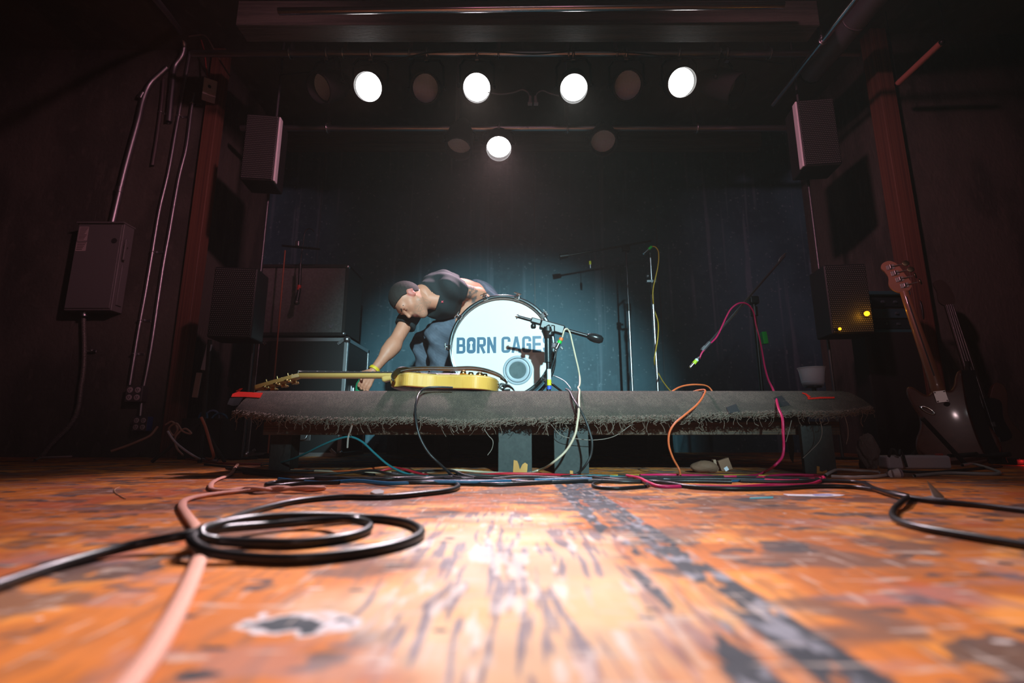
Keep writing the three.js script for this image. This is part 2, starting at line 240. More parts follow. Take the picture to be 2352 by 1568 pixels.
// power tails between the lights
tag(obj('power_cable', tube([[640, 172], [760, 160], [900, 140], [980, 122], [1110, 118], [1230, 124], [1340, 116], [1460, 122], [1560, 132], [1680, 134], [1800, 146]].map(([x, y]) => at(x, y, Z1 - 0.05)), 0.005, 120, 6), blackPlastic), 'black power cable slung along the upper lighting pipe', 'cable');
{ const t = thing('power_plug', 'pair of grey power plugs dangling on loops between the two haloed lights', 'plug', at(1224, 235, Z1).toArray());
  const o = at(1224, 235, Z1), L = (a) => a.map(([x, y]) => at(x, y, Z1).sub(o));
  obj('plug_body', [cyl(V(-0.022, -0.01, 0), V(-0.018, 0.05, 0), 0.013, 0.009, 10), bx(0.034, 0.012, 0.03, -0.022, -0.012, 0, 0.003)], MAT([0.3, 0.3, 0.32], 0.5), t);
  obj('plug_body', [cyl(V(0.022, -0.01, 0), V(0.018, 0.05, 0), 0.013, 0.009, 10), bx(0.034, 0.012, 0.03, 0.022, -0.012, 0, 0.003)], MAT([0.3, 0.3, 0.32], 0.5), t);
  obj('cord', tube(L([[1217, 222], [1212, 212], [1200, 206], [1180, 212], [1150, 216], [1120, 212]]), 0.005, 40, 6), MAT([0.22, 0.22, 0.23], 0.6), t);
  obj('cord', tube(L([[1231, 222], [1234, 214], [1246, 208], [1262, 214], [1284, 220]]), 0.005, 40, 6), MAT([0.22, 0.22, 0.23], 0.6), t); }
// lights over the audience, behind the camera, on a pipe of their own: their light is what falls on the drum and the back wall
tag(obj('lighting_pipe', cyl(V(-3.2, 3.05, 4.0), V(3.2, 3.05, 4.0), 0.024, 0.024, 12), steel), 'steel lighting pipe over the audience in front of the stage', 'pipe');
parLight('narrow front spotlight over the audience aimed at the drum', V(1.05, 2.8, 4.0), V(0.1, 0.66, -2.9), 3.05, [0.9, 0.98, 1], { color: [0.56, 0.93, 1], i: 205, angle: 0.21, penumbra: 1 });
parLight('wide front wash light over the audience aimed at the stage', V(0.2, 2.8, 4.0), V(0.3, 0.2, -2.1), 3.05, [1, 0.8, 0.85], { color: [1, 0.7, 0.72], i: 3.4, angle: 0.45, penumbra: 0.9 });
// side washes hung from the ceiling above the front of the stage
parLight('magenta wash light above the stage front aimed at the conduit wall', V(0.5, 2.55, -0.7), V(-2.6, 1.9, -3.4), 2.75, [1, 0.3, 0.5], { color: [1, 0.42, 0.55], i: 8, angle: 0.4, penumbra: 0.9 });
parLight('magenta wash light above the stage front aimed at the bass guitar', V(-0.3, 2.55, -0.7), V(2.2, 1.9, -3.1), 2.75, [1, 0.3, 0.5], { color: [1, 0.42, 0.55], i: 8, angle: 0.4, penumbra: 0.9 });
tag(obj('lighting_pipe', cyl(V(-1.6, 2.75, -0.7), V(1.6, 2.75, -0.7), 0.024, 0.024, 12), steel), 'steel lighting pipe under the ceiling above the stage front', 'pipe');
// ================================================================ DRUM RISER
const RT = 0.338, RZ = -2.08, RX0 = -1.09, RX1 = 1.42;         // top, front plane, left and right edges
const riser = thing('drum_riser', 'low carpet-covered drum riser with a frayed front edge on plywood legs', 'riser', [0, 0, 0]);
const carpetTex = dataTex(512, 512, (u, v) => {
  const i = u * 80, j = v * 80 + (Math.floor(i) % 2) * 0.5, k = fbm(Math.floor(i) * 7.7 + 3, Math.floor(j) * 5.3 + 8, 1), a = (i % 1) - 0.5, b = (j % 1) - 0.5, r = Math.min(1, Math.hypot(a, b) * 1.9);
  const n = fbm(u * 6, v * 6, 3); let c = mix3([0.18, 0.132, 0.1], [0.36, 0.26, 0.195], k); c = mix3(c, [0.1, 0.08, 0.062], sst(n, 0.5, 0.75) * 0.5);
  return mix3(c, [0.02, 0.017, 0.014], sst(r, 0.4, 0.9));
});
const carpetBump = dataTex(512, 512, (u, v) => { const i = u * 80, j = v * 80 + (Math.floor(i) % 2) * 0.5, a = (i % 1) - 0.5, b = (j % 1) - 0.5; return Math.max(0, 1 - Math.hypot(a, b) * 1.9) * (0.6 + 0.4 * vn(Math.floor(i) * 3.1, Math.floor(j) * 2.7)); }, false);
const carpetMat = MAT(0xffffff, 0.95, 0, { map: carpetTex, bumpMap: carpetBump, bumpScale: 0.004 });
const hemPx = [[500, 930], [530, 942], [640, 957], [700, 962], [820, 964], [950, 962], [1080, 970], [1200, 964], [1340, 961], [1430, 960], [1560, 957], [1640, 951], [1800, 946], [1900, 948], [1975, 938], [2010, 932]].map(([x, y]) => at(x, y, 1.95));
const hemY = (x) => { let i = 0; while (i < hemPx.length - 2 && hemPx[i + 1].x < x) i++; const a = hemPx[i], b = hemPx[i + 1], t = Math.min(1, Math.max(0, (x - a.x) / (b.x - a.x))); return a.y + (b.y - a.y) * t; };
const bulge = (x, s) => 0.012 * Math.sin(x * 7 + 1) * s + 0.01 * Math.sin(x * 15) * s + 0.03 * Math.sin(s * Math.PI);
function carpetAt(x, s) {                                       // s from 0 at the deck edge to 1 at the hem
  const y = RT + (hemY(x) - RT) * s, corner = Math.max(0, Math.abs(x - 0.165) - 1.2) / 0.1;
  return V(x * (1 + 0.02 * s), y, RZ + 0.13 * s * (1 - 0.25 * Math.min(1, corner)) + bulge(x, s) * 0.5);
}
{
  const N = 220, M = 26, pos = [], uv = [], idx = [];
  for (let i = 0; i <= N; i++) for (let j = 0; j <= M; j++) {
    const x = RX0 + (RX1 - RX0) * i / N; let p, l;
    if (j <= 4) { p = V(x, RT, -4.42 + (4.42 + RZ - 0.015) * j / 4); l = p.z; } else { const s = (j - 5) / (M - 5); p = carpetAt(x, s); if (s < 0.12) p.y -= 0.006 * (1 - s / 0.12) ** 2; l = RZ + s * 0.18; }
    pos.push(p.x, p.y, p.z); uv.push(x / 0.42, l / 0.42);
    if (i < N && j < M) { const a = i * (M + 1) + j, b = a + M + 1; idx.push(a, a + 1, b, b, a + 1, b + 1); }
  }
  const g = new THREE.BufferGeometry(); g.setAttribute('position', new THREE.Float32BufferAttribute(pos, 3)); g.setAttribute('uv', new THREE.Float32BufferAttribute(uv, 2)); g.setIndex(idx); g.computeVertexNormals();
  const c = obj('carpet', g, carpetMat, riser, 'brown-grey loop carpet rolled over the front edge');
  // frayed threads along the hem
  const yarn = [];
  for (let i = 0; i < 2600; i++) {
    const x = rr(RX0, RX1), p = carpetAt(x, rr(0.9, 1.0)), long = rnd() < 0.06 ? rr(0.03, 0.075) : rr(0.008, 0.028), a = rr(0, 6.28), w = rr(0.003, 0.011);
    yarn.push(new THREE.TubeGeometry(new THREE.CatmullRomCurve3([p, p.clone().add(V(Math.cos(a) * w, -long * 0.35, 0.004 + Math.sin(a) * w)), p.clone().add(V(Math.cos(a + 2) * w, -long * 0.7, Math.sin(a + 2) * w + 0.004)), p.clone().add(V(Math.cos(a + 3.6) * w * 1.3, -long * rr(0.75, 1.05), 0.003))]), 5, rr(0.0007, 0.0016), 3));
  }
  const f = obj('fringe', yarn, MAT([0.2, 0.15, 0.115], 0.95), c); f.userData.kind = 'stuff';
  // long loose threads
  for (const t of [[[1112, 985], [1122, 1000], [1132, 1012], [1130, 1030], [1120, 1045]], [[1880, 955], [1888, 985], [1884, 1010], [1862, 1035], [1844, 1052]], [[1938, 950], [1946, 975], [1948, 1000], [1944, 1020]], [[1262, 970], [1290, 1000], [1330, 1008], [1370, 1010], [1410, 1002], [1450, 975]], [[1818, 965], [1812, 990], [1805, 1015]]])
    obj('loose_thread', tube(t.map(([x, y]) => at(x, y, 1.96)), 0.0013, 24, 4), MAT([0.3, 0.25, 0.21], 0.9), c);
}
const deckWood = MAT(0xffffff, 0.75, 0, { map: dataTex(512, 128, (u, v) => mix3([0.05, 0.035, 0.025], [0.12, 0.065, 0.035], sst(fbm(u * 6, v * 40, 4), 0.3, 0.7))) });
obj('deck', bx(RX1 - RX0 - 0.02, 0.05, 2.3, (RX0 + RX1) / 2, RT - 0.03, -3.26), deckWood, riser);
obj('front_rail', bx(2.4, 0.055, 0.04, 0.165, at(1176, 983, 2.06).y, -2.08, 0.003), deckWood, riser);
for (const x of [-0.9, -0.2, 0.6, 1.25]) obj('joist', bx(0.04, 0.09, 2.2, x, RT - 0.1, -3.22), deckWood, riser);
const legMat = MAT(0xffffff, 0.8, 0, { map: dataTex(256, 256, (u, v) => { const n = fbm(u * 14, v * 20, 4); return mix3([0.03, 0.036, 0.036], [0.055, 0.065, 0.062], n); }) });
for (const [a, b] of [[1144, 1222], [1274, 1354], [1852, 1925]]) { const p = at(a, 1040, 2.0), q = at(b, 1040, 2.0); obj('leg_board', bx(q.x - p.x, 0.19, 0.02, (p.x + q.x) / 2, 0.095, -2.03, 0.002), legMat, riser); }
for (const [x, z] of [[-1.0, -2.2], [-1.0, -4.2], [1.3, -4.2], [0.15, -3.3], [-0.45, -3.2], [0.9, -3.2]]) obj('leg_post', bx(0.09, RT - 0.06, 0.09, x, (RT - 0.06) / 2, z, 0.003), legMat, riser);
obj('back_board', bx(2.4, 0.27, 0.02, 0.165, 0.135, -4.38), legMat, riser);
const bareWood = MAT(0xffffff, 0.7, 0, { map: dataTex(64, 128, (u, v) => mix3([0.5, 0.22, 0.05], [0.75, 0.38, 0.1], fbm(u * 26, v * 4, 3))) });
const onLeg = (pts, label) => { const P = pts.map(([x, y]) => at(x, y, 2.018)); const s = poly(P.map((p) => [p.x, p.y])); return obj('splintered_wood', ext(s, 0.003).translate(0, 0, -2.0195), bareWood, riser, label); };
onLeg([[1178, 1089], [1180, 1056], [1188, 1058], [1191, 1066], [1194, 1078], [1200, 1066], [1206, 1062], [1212, 1066], [1210, 1089]], 'bare splintered orange wood at the foot of a leg');
onLeg([[1309, 1092], [1309, 1080], [1316, 1081], [1316, 1092]]);
onLeg([[1351, 1091], [1352, 1087], [1356, 1088], [1357, 1091]]);
onLeg([[1876, 1087], [1876, 1070], [1882, 1071], [1882, 1081], [1888, 1083], [1899, 1079], [1900, 1087]]);
// gaffer tape marks pressed on the carpet
function onCarpet(px, py, lift = 0.004) {                       // meets the slanted front of the carpet
  const d = ray(px, py); let t = 1.9; for (let k = 0; k < 60; k++) { const p = d.clone().multiplyScalar(t).add(V(0, EYE, 0)), s = Math.min(1, Math.max(0, (RT - p.y) / Math.max(0.02, RT - hemY(p.x)))), q = carpetAt(p.x, s); t += (q.z + lift - p.z) / d.z; }
  return d.multiplyScalar(t).add(V(0, EYE, 0));
}
function tapeMark(name, rows, mat, label) {                     // quad strip between two pixel lines
  const [A, B] = rows, N = 12, pos = [], idx = [], lerp = (L, t) => { const k = Math.min(L.length - 2, Math.floor(t * (L.length - 1))), f = t * (L.length - 1) - k; return [L[k][0] + (L[k + 1][0] - L[k][0]) * f, L[k][1] + (L[k + 1][1] - L[k][1]) * f]; };
  for (let i = 0; i <= N; i++) for (const [L, l] of [[A, 0.004], [B, 0.004], [A, 0.0005], [B, 0.0005]]) { const [x, y] = lerp(L, i / N), p = onCarpet(x, y, l); pos.push(p.x, p.y, p.z); }
  for (let i = 0; i < N; i++) { const a = i * 4, b = a + 4; idx.push(a, a + 1, b, b, a + 1, b + 1, a, b, a + 2, b, b + 2, a + 2, a + 1, a + 3, b + 1, b + 1, a + 3, b + 3); }
  const g = new THREE.BufferGeometry(); g.setAttribute('position', new THREE.Float32BufferAttribute(pos, 3)); g.setIndex(idx); g.computeVertexNormals();
  return obj(name, g.toNonIndexed(), mat, riser, label);
}
const redTape = MAT([0.85, 0.02, 0.008], 0.55), darkTape = MAT([0.018, 0.019, 0.021], 0.7);
tapeMark('tape_mark', [[[534, 904], [548, 899], [604, 902]], [[531, 911], [560, 911], [598, 913]]], redTape, 'red gaffer tape corner mark');
tapeMark('tape_mark', [[[542, 898], [551, 892]], [[549, 900], [558, 891.5]]], redTape, 'red gaffer tape corner mark');
tapeMark('tape_mark', [[[1854, 914], [1884, 911], [1917, 911]], [[1857, 917], [1884, 915], [1917, 914.5]]], redTape, 'thin red tape corner mark');
tapeMark('tape_mark', [[[1843, 901], [1852, 903], [1863, 911]], [[1842, 903], [1850, 906], [1857, 914]]], redTape, 'thin red tape corner mark');
tapeMark('tape_patch', [[[1668, 935], [1690, 927]], [[1674, 949], [1700, 945]]], darkTape, 'dark tape patch');
tapeMark('tape_patch', [[[1777, 913], [1795, 908]], [[1793, 934], [1815, 930]]], darkTape, 'dark tape patch');
tapeMark('tape_patch', [[[528, 914], [545, 913], [558, 913]], [[522, 928], [536, 932], [548, 930]]], darkTape, 'dark tape patch');

// ================================================================ BASS DRUM
const DRUM = V(-0.062, 0.663, -2.83), DTURN = -0.1;
const drum = thing('bass_drum', 'black bass drum with white lettered front head and black hoop on the riser', 'drum', DRUM.toArray(), DTURN);
{
  const W = 1024, cv = document.createElement('canvas'); cv.width = cv.height = W; const c = cv.getContext('2d');
  c.fillStyle = '#dcdcd9'; c.fillRect(0, 0, W, W);
  const S = W / 0.6, X = (m) => W / 2 + m * S, Y = (m) => W / 2 - m * S;                                    // metres on the head to canvas
  c.strokeStyle = c.fillStyle = '#3a5f78'; c.lineCap = 'butt'; c.lineJoin = 'round';  // black print lightened to slate blue, as if washed by glare
  const h = 0.098, w = 0.054, t = 0.0165, T = t * S, base = -0.034;
  const L = (pts) => { c.beginPath(); pts.forEach(([x, y], i) => (i ? c.lineTo(x, y) : c.moveTo(x, y))); c.stroke(); };
  const R = (x, y, ww, hh, r) => { c.beginPath(); c.roundRect(x, y, ww, hh, r); c.stroke(); };
  const glyph = (ch, x0) => {
    c.lineWidth = T; const l = X(x0) + T / 2, r = X(x0 + w) - T / 2, b = Y(base) - T / 2, u = Y(base + h) + T / 2, m = (u + b) / 2, k = T * 0.75, L0 = X(x0), R0 = X(x0 + w), B0 = Y(base), U0 = Y(base + h);
    if (ch === 'B') { L([[l, U0], [l, B0]]); c.beginPath(); c.moveTo(l, u); c.lineTo(r - k, u); c.quadraticCurveTo(r - 4, u, r - 4, u + k); c.lineTo(r - 4, m - k * 0.8); c.quadraticCurveTo(r - 4, m, r - k, m); c.lineTo(l, m); c.moveTo(r - k, m); c.quadraticCurveTo(r, m, r, m + k); c.lineTo(r, b - k); c.quadraticCurveTo(r, b, r - k, b); c.lineTo(l, b); c.stroke(); }
    if (ch === 'O') { c.beginPath(); c.roundRect(L0, U0, R0 - L0, B0 - U0, T * 1.25); c.fill(); c.save(); c.fillStyle = '#dcdcd9'; const cx = (L0 + R0) / 2; c.beginPath(); c.arc(cx, U0 + (B0 - U0) * 0.34, T * 0.62, 0, 7); c.fill(); c.beginPath(); c.moveTo(cx - T * 0.22, U0 + (B0 - U0) * 0.36); c.lineTo(cx + T * 0.22, U0 + (B0 - U0) * 0.36); c.lineTo(cx + T * 0.55, U0 + (B0 - U0) * 0.78); c.lineTo(cx - T * 0.55, U0 + (B0 - U0) * 0.78); c.fill(); c.restore(); }
    if (ch === 'R') { L([[l, U0], [l, B0]]); c.beginPath(); c.moveTo(l, u); c.lineTo(r - k, u); c.quadraticCurveTo(r, u, r, u + k); c.lineTo(r, m - k * 0.7); c.quadraticCurveTo(r, m + 3, r - k, m + 3); c.lineTo(l, m + 3); c.stroke(); L([[l + T * 0.9, m], [r, B0]]); }
    if (ch === 'N') { L([[l, U0], [l, B0]]); L([[r, U0], [r, B0]]); L([[l, U0 + 4], [r, B0 - 4]]); }
    if (ch === 'C' || ch === 'G') { c.beginPath(); c.moveTo(r, u + k * 1.9); c.lineTo(r, u + k); c.quadraticCurveTo(r, u, r - k, u); c.lineTo(l + k, u); c.quadraticCurveTo(l, u, l, u + k); c.lineTo(l, b - k); c.quadraticCurveTo(l, b, l + k, b); c.lineTo(r - k, b); c.quadraticCurveTo(r, b, r, b - k); c.lineTo(r, ch === 'G' ? m + 2 : b - k * 1.9); if (ch === 'G') c.lineTo((l + r) / 2 - 2, m + 2); c.stroke(); }
    if (ch === 'A') { c.lineWidth = T * 0.92; L([[L0 + T * 0.35, B0], [(L0 + R0) / 2 - T * 0.12, U0 + T * 0.3]]); L([[R0 - T * 0.35, B0], [(L0 + R0) / 2 + T * 0.12, U0 + T * 0.3]]); c.fillRect((L0 + R0) / 2 - T * 0.6, U0, T * 1.2, T); c.fillRect(L0 + T * 0.9, B0 - (B0 - U0) * 0.36, R0 - L0 - T * 1.8, T * 0.8); }
    if (ch === 'E') { L([[l, U0], [l, B0]]); for (const y of [u, m, b]) L([[L0, y], [R0 - (y === m ? 9 : 4), y]]); }
    if (ch === 'S') { c.beginPath(); c.moveTo(r, u + k * 1.6); c.lineTo(r, u + k); c.quadraticCurveTo(r, u, r - k, u); c.lineTo(l + k, u); c.quadraticCurveTo(l, u, l, u + k); c.lineTo(l, u + k * 1.6); c.bezierCurveTo(l, m - 4, r, m + 4, r, b - k * 1.6); c.lineTo(r, b - k); c.quadraticCurveTo(r, b, r - k, b); c.lineTo(l + k, b); c.quadraticCurveTo(l, b, l, b - k); c.lineTo(l, b - k * 1.6); c.stroke(); }
  };
  let x = -0.272; for (const ch of 'BORN CAGES') { if (ch === ' ') { x += 0.024; continue; } glyph(ch, x); x += w + 0.0075; }
  const tex = new THREE.CanvasTexture(cv); tex.colorSpace = THREE.SRGBColorSpace;
  const hg = new THREE.CircleGeometry(0.298, 72); { const p = hg.attributes.position, uv = hg.attributes.uv; for (let i = 0; i < p.count; i++) uv.setXY(i, p.getX(i) / 0.6 + 0.5, p.getY(i) / 0.6 + 0.5); }
  const head = obj('front_head', hg.translate(0, 0, -0.012), PHY(0xffffff, 0.38, 0, { map: tex }), drum, 'white drum head printed with a band name');
  const wrap = PHY([0.012, 0.012, 0.014], 0.2, 0, { clearcoat: 0.5 });
  obj('shell', lathe([[0.286, -0.42], [0.286, -0.03]], 72).rotateX(Math.PI / 2), wrap, drum);
  obj('rear_head', new THREE.CircleGeometry(0.285, 48).rotateY(Math.PI).translate(0, 0, -0.42), MAT([0.6, 0.6, 0.58], 0.5), drum);
  const hoop = (z0) => lathe([[0.296, -0.03], [0.296, 0.012], [0.299, 0.016], [0.312, 0.016], [0.317, 0.012], [0.317, -0.032], [0.312, -0.036], [0.3, -0.036]], 96).rotateX(Math.PI / 2).translate(0, 0, z0);
  const hp = obj('hoop', hoop(0), PHY([0.012, 0.016, 0.018], 0.22, 0, { clearcoat: 0.7, clearcoatRoughness: 0.1 }), drum); obj('hoop', hoop(-0.405), wrap, drum);
  obj('hoop_inlay', new THREE.TorusGeometry(0.3045, 0.0025, 6, 96).translate(0, 0, 0.0165), MAT([0.35, 0.42, 0.46], 0.3, 0.8), hp, 'thin silver inlay');
  obj('head_rim', new THREE.TorusGeometry(0.2955, 0.003, 6, 96).translate(0, 0, 0.003), chrome, hp);
  // port: grey ring round a dark mesh opening
  const px = 0.094, py = -0.138;
  const pr = obj('port_ring', lathe([[0.05, 0.001], [0.052, 0.006], [0.068, 0.0065], [0.07, 0.002], [0.072, 0.002], [0.074, 0.006], [0.085, 0.005], [0.087, 0.0]], 56).rotateX(Math.PI / 2).translate(px, py, -0.011), MAT([0.33, 0.37, 0.41], 0.45), head, 'grey plastic port ring');
  obj('port_groove', new THREE.TorusGeometry(0.0712, 0.0016, 6, 56).translate(px, py, -0.0075), MAT([0.015, 0.02, 0.025], 0.5), head);
  const gauze = dataTex(128, 128, (u, v) => { const n = fbm(u * 5, v * 5, 3), g = Math.abs(Math.sin(u * 200)) * Math.abs(Math.sin(v * 200)); return mix3([0.055, 0.08, 0.085], [0.1, 0.135, 0.14], n * 0.7 + g * 0.4); });
  obj('port_gauze', new THREE.CircleGeometry(0.055, 40).translate(px, py, -0.0095), MAT(0xffffff, 0.8, 0, { map: gauze }), head, 'dark gauze in the port');
  for (let k = 0; k < 10; k++) {
    const a = k * Math.PI / 5, rot = (g) => g.rotateZ(a);
    const cl = obj('claw', rot(join([bx(0.026, 0.03, 0.01, 0.31, 0, 0.02, 0.004), bx(0.012, 0.028, 0.06, 0.325, 0, -0.008, 0.004), bx(0.02, 0.022, 0.02, 0.326, 0, -0.03, 0.005)])), chrome, drum, 'chrome claw');
    obj('tension_rod', rot(cyl(V(0.327, 0, 0.03), V(0.327, 0, -0.17), 0.0035, 0.0035, 8)), chrome, cl);
    obj('rod_handle', rot(join([cyl(V(0.327, 0, 0.03), V(0.327, 0, 0.05), 0.007, 0.006, 8), cyl(V(0.327, -0.022, 0.047), V(0.327, 0.022, 0.047), 0.004, 0.004, 8)])), chrome, cl);
    obj('lug', rot(join([bx(0.03, 0.026, 0.06, 0.3, 0, -0.19, 0.01), ball(V(0.315, 0, -0.165), 0.013, 8)])), chrome, drum);
  }
  for (const s of [-1, 1]) { const sp = obj('spur', cyl(V(s * 0.24, -0.17, -0.1), V(s * 0.4, -0.308, 0.02), 0.008, 0.006, 10), chrome, drum); obj('spur_tip', ball(V(s * 0.4, -0.308, 0.02), 0.009, 8), blackPlastic, sp); obj('spur_bracket', bx(0.05, 0.05, 0.06, s * 0.225, -0.175, -0.1, 0.01, 0, 0, s * 0.7), chrome, sp); }
}
// ================================================================ MICROPHONE STANDS
const greenTape = MAT([0.01, 0.55, 0.05], 0.5), yellowTape = MAT([0.7, 0.65, 0.02], 0.5), orangeTape = MAT([0.85, 0.16, 0.03], 0.5), whiteTape = MAT([0.75, 0.75, 0.75], 0.6), blueTape = MAT([0.03, 0.1, 0.6], 0.5);
function roundBase(t, y0 = RT) { obj('base', lathe([[0, 0.03], [0.02, 0.03], [0.03, 0.022], [0.12, 0.012], [0.125, 0.0], [0, 0.0]], 36), blackMetal, t); }
const rel = (o) => (px, py, D) => at(px, py, D).sub(o);
function xlr(t, a, b, bands, name = 'connector') {              // cable plug from its cable end a to its contact end b
  const d = b.clone().sub(a), m = (k) => a.clone().addScaledVector(d, k);
  const c = obj(name, [cyl(m(0), m(0.35), 0.006, 0.009, 12), cyl(m(0.35), m(0.72), 0.0095, 0.0095, 14), cyl(m(0.72), m(1), 0.0085, 0.0085, 14)], MAT([0.6, 0.6, 0.62], 0.25, 1), t, 'silver cable connector');
  for (const [k0, k1, mat] of bands) obj('tape_band', cyl(m(k0), m(k1), 0.0108, 0.0108, 14), mat, c);
  return c;
}
// short boom stand before the drum
{
  const D = 2.5, foot = at(1260, 897, D), o = V(foot.x, RT, -D), t = thing('microphone_stand', 'black short boom stand standing in front of the white drum head', 'microphone stand', o.toArray()), p = rel(o);
  roundBase(t);
  const top = p(1262, 768, D), x = 0;
  obj('pole', cyl(V(0, 0.02, 0), V(0, p(1260, 828, D).y, 0), 0.0115, 0.0115, 16), blackMetal, t);
  obj('upper_pole', cyl(V(0, p(1260, 832, D).y, 0), V(0, p(1260, 770, D).y, 0), 0.019, 0.017, 18), PHY([0.012, 0.02, 0.022], 0.25), t);
  obj('clutch', [cyl(V(0, p(1260, 778, D).y, 0), V(0, p(1260, 760, D).y, 0), 0.018, 0.032, 18), cyl(V(0, p(1260, 762, D).y, 0), V(0, p(1260, 752, D).y, 0), 0.033, 0.03, 18)], blackPlastic, t);
  const a = p(1190, 727, D), b = p(1362, 775, D);
  const arm = obj('boom_arm', cyl(a, b, 0.0085, 0.0105, 14), blackMetal, t);
  obj('thread_tip', [cyl(p(1184, 725, D), a, 0.008, 0.008, 12), new THREE.TorusGeometry(0.011, 0.004, 6, 14).rotateY(Math.PI / 2).rotateZ(-0.27).translate(...p(1188, 726.5, D).toArray())], steel, arm);
  const dir = b.clone().sub(a).normalize(), ang = Math.atan2(dir.y, dir.x);
  obj('boom_clutch', [bx(0.13, 0.05, 0.042, 0, 0, 0, 0.008, 0, 0, ang).translate(...p(1268, 752, D).toArray()), bx(0.055, 0.028, 0.034, 0, 0, 0, 0.006, 0, 0, ang).translate(...p(1231, 738, D).toArray())], blackPlastic, t);
  obj('t_joint', [cyl(p(1262, 770, D), p(1264, 748, D), 0.026, 0.026, 16), bx(0.05, 0.045, 0.05, 0, 0, 0, 0.01).translate(...p(1264, 757, D).toArray())], blackPlastic, t);
  obj('knob', [cyl(p(1224, 742, D), p(1225, 752, D), 0.006, 0.006, 8), lathe([[0, -0.012], [0.01, -0.012], [0.014, -0.006], [0.014, 0.006], [0.009, 0.012], [0, 0.012]], 14).translate(...p(1225, 749, D).toArray())], blackPlastic, t);
  obj('counterweight', lathe([[0, -0.045], [0.012, -0.044], [0.022, -0.03], [0.0245, -0.005], [0.021, 0.02], [0.014, 0.035], [0.011, 0.042], [0, 0.042]], 20).rotateZ(Math.PI / 2 + ang).translate(...p(1366, 776, D).toArray()), PHY([0.01, 0.012, 0.013], 0.25), t);
  obj('tape_wrap', cyl(V(0.003, p(1260, 872, D).y, 0.003), V(0.003, p(1260, 848, D).y, 0.003), 0.0115, 0.0115, 12), whiteTape, t, 'white tape on the pole');
  obj('tape_wrap', cyl(V(0.003, p(1260, 885, D).y, 0.003), V(0.003, p(1260, 872, D).y, 0.003), 0.0118, 0.0118, 12), yellowTape, t, 'yellow tape on the pole');
  obj('tape_wrap', cyl(V(0.003, p(1260, 894, D).y, 0.003), V(0.003, p(1260, 886, D).y, 0.003), 0.0118, 0.0118, 12), blueTape, t, 'blue tape on the pole');
}
// tall boom stand whose shadow falls on the back wall
{
  const D = 4.12, f = at(1450, 840, D), o = V(f.x, RT, -D), t = thing('microphone_stand', 'tall black boom stand with a long level arm near the back wall', 'microphone stand', o.toArray()), p = rel(o), top = p(1444, 572, D).y;
  roundBase(t);
  obj('pole', cyl(V(0, 0.02, 0), V(0, p(1449, 712, D).y, 0), 0.0115, 0.0115, 12), steel, t);
  obj('upper_pole', cyl(V(0, p(1449, 712, D).y, 0), V(0, top, 0), 0.008, 0.008, 12), MAT([0.1, 0.1, 0.11], 0.3, 0.8), t);
  obj('clutch', cyl(V(0, p(1449, 714, D).y, 0), V(0, p(1449, 698, D).y, 0), 0.02, 0.02, 12), blackPlastic, t);
  const q = (x, y, d) => { const v = p(x, y, d); return v; };
  obj('boom_arm', cyl(q(1298, 588, D), q(1495, 553, D), 0.009, 0.009, 10), MAT([0.03, 0.03, 0.03], 0.4, 0.5), t);
  obj('counterweight', cyl(q(1286, 590, D), q(1305, 587, D), 0.026, 0.022, 14), blackPlastic, t);
  obj('boom_clutch', bx(0.07, 0.05, 0.05, 0, top, 0, 0.01), blackPlastic, t);
}
// hanging lead with a yellow-taped plug under the long arm
{ const D = 4.08, o = at(1355, 606, D), t = thing('microphone_lead', 'thin black lead with a yellow-taped plug hanging from the long level boom arm', 'lead', o.toArray()), p = rel(o);
  obj('cord', tube([p(1354, 574, D), p(1355, 588, D), p(1355, 602, D)], 0.003, 10, 6), blackPlastic, t); xlr(t, p(1355, 598, D), p(1356, 616, D), [[0.1, 0.55, yellowTape]]); }
// straight stand with the yellow cable
{
  const D = 3.6, f = at(1510, 880, D), o = V(f.x, RT, -D), t = thing('microphone_stand', 'straight microphone stand wound with a yellow cable', 'microphone stand', o.toArray()), p = rel(o), Y = (y) => p(1505, y, D).y;
  roundBase(t);
  obj('pole', cyl(V(0, 0.02, 0), V(0, Y(674), 0), 0.0125, 0.0125, 14), steel, t);
  obj('upper_pole', cyl(V(0, Y(674), 0), V(0, Y(590), 0), 0.008, 0.008, 12), steel, t);
  obj('clutch', lathe([[0, -0.045], [0.016, -0.045], [0.02, 0], [0.015, 0.04], [0.01, 0.05], [0, 0.05]], 14).translate(0, Y(664), 0), blackPlastic, t);
  obj('tee_clamp', [bx(0.07, 0.022, 0.022, -0.005, Y(646), 0, 0.005), ball(V(-0.028, Y(634), 0), 0.012, 8), cyl(V(0.03, Y(648), 0), V(0.03, Y(638), 0), 0.006, 0.006, 8)], MAT([0.2, 0.2, 0.21], 0.4, 0.6), t);
  obj('microphone_clip', [cyl(V(0, Y(592), 0), V(0, Y(584), 0), 0.014, 0.012, 12), bx(0.022, 0.03, 0.02, 0, Y(584), 0, 0.005)], blackPlastic, t);
}
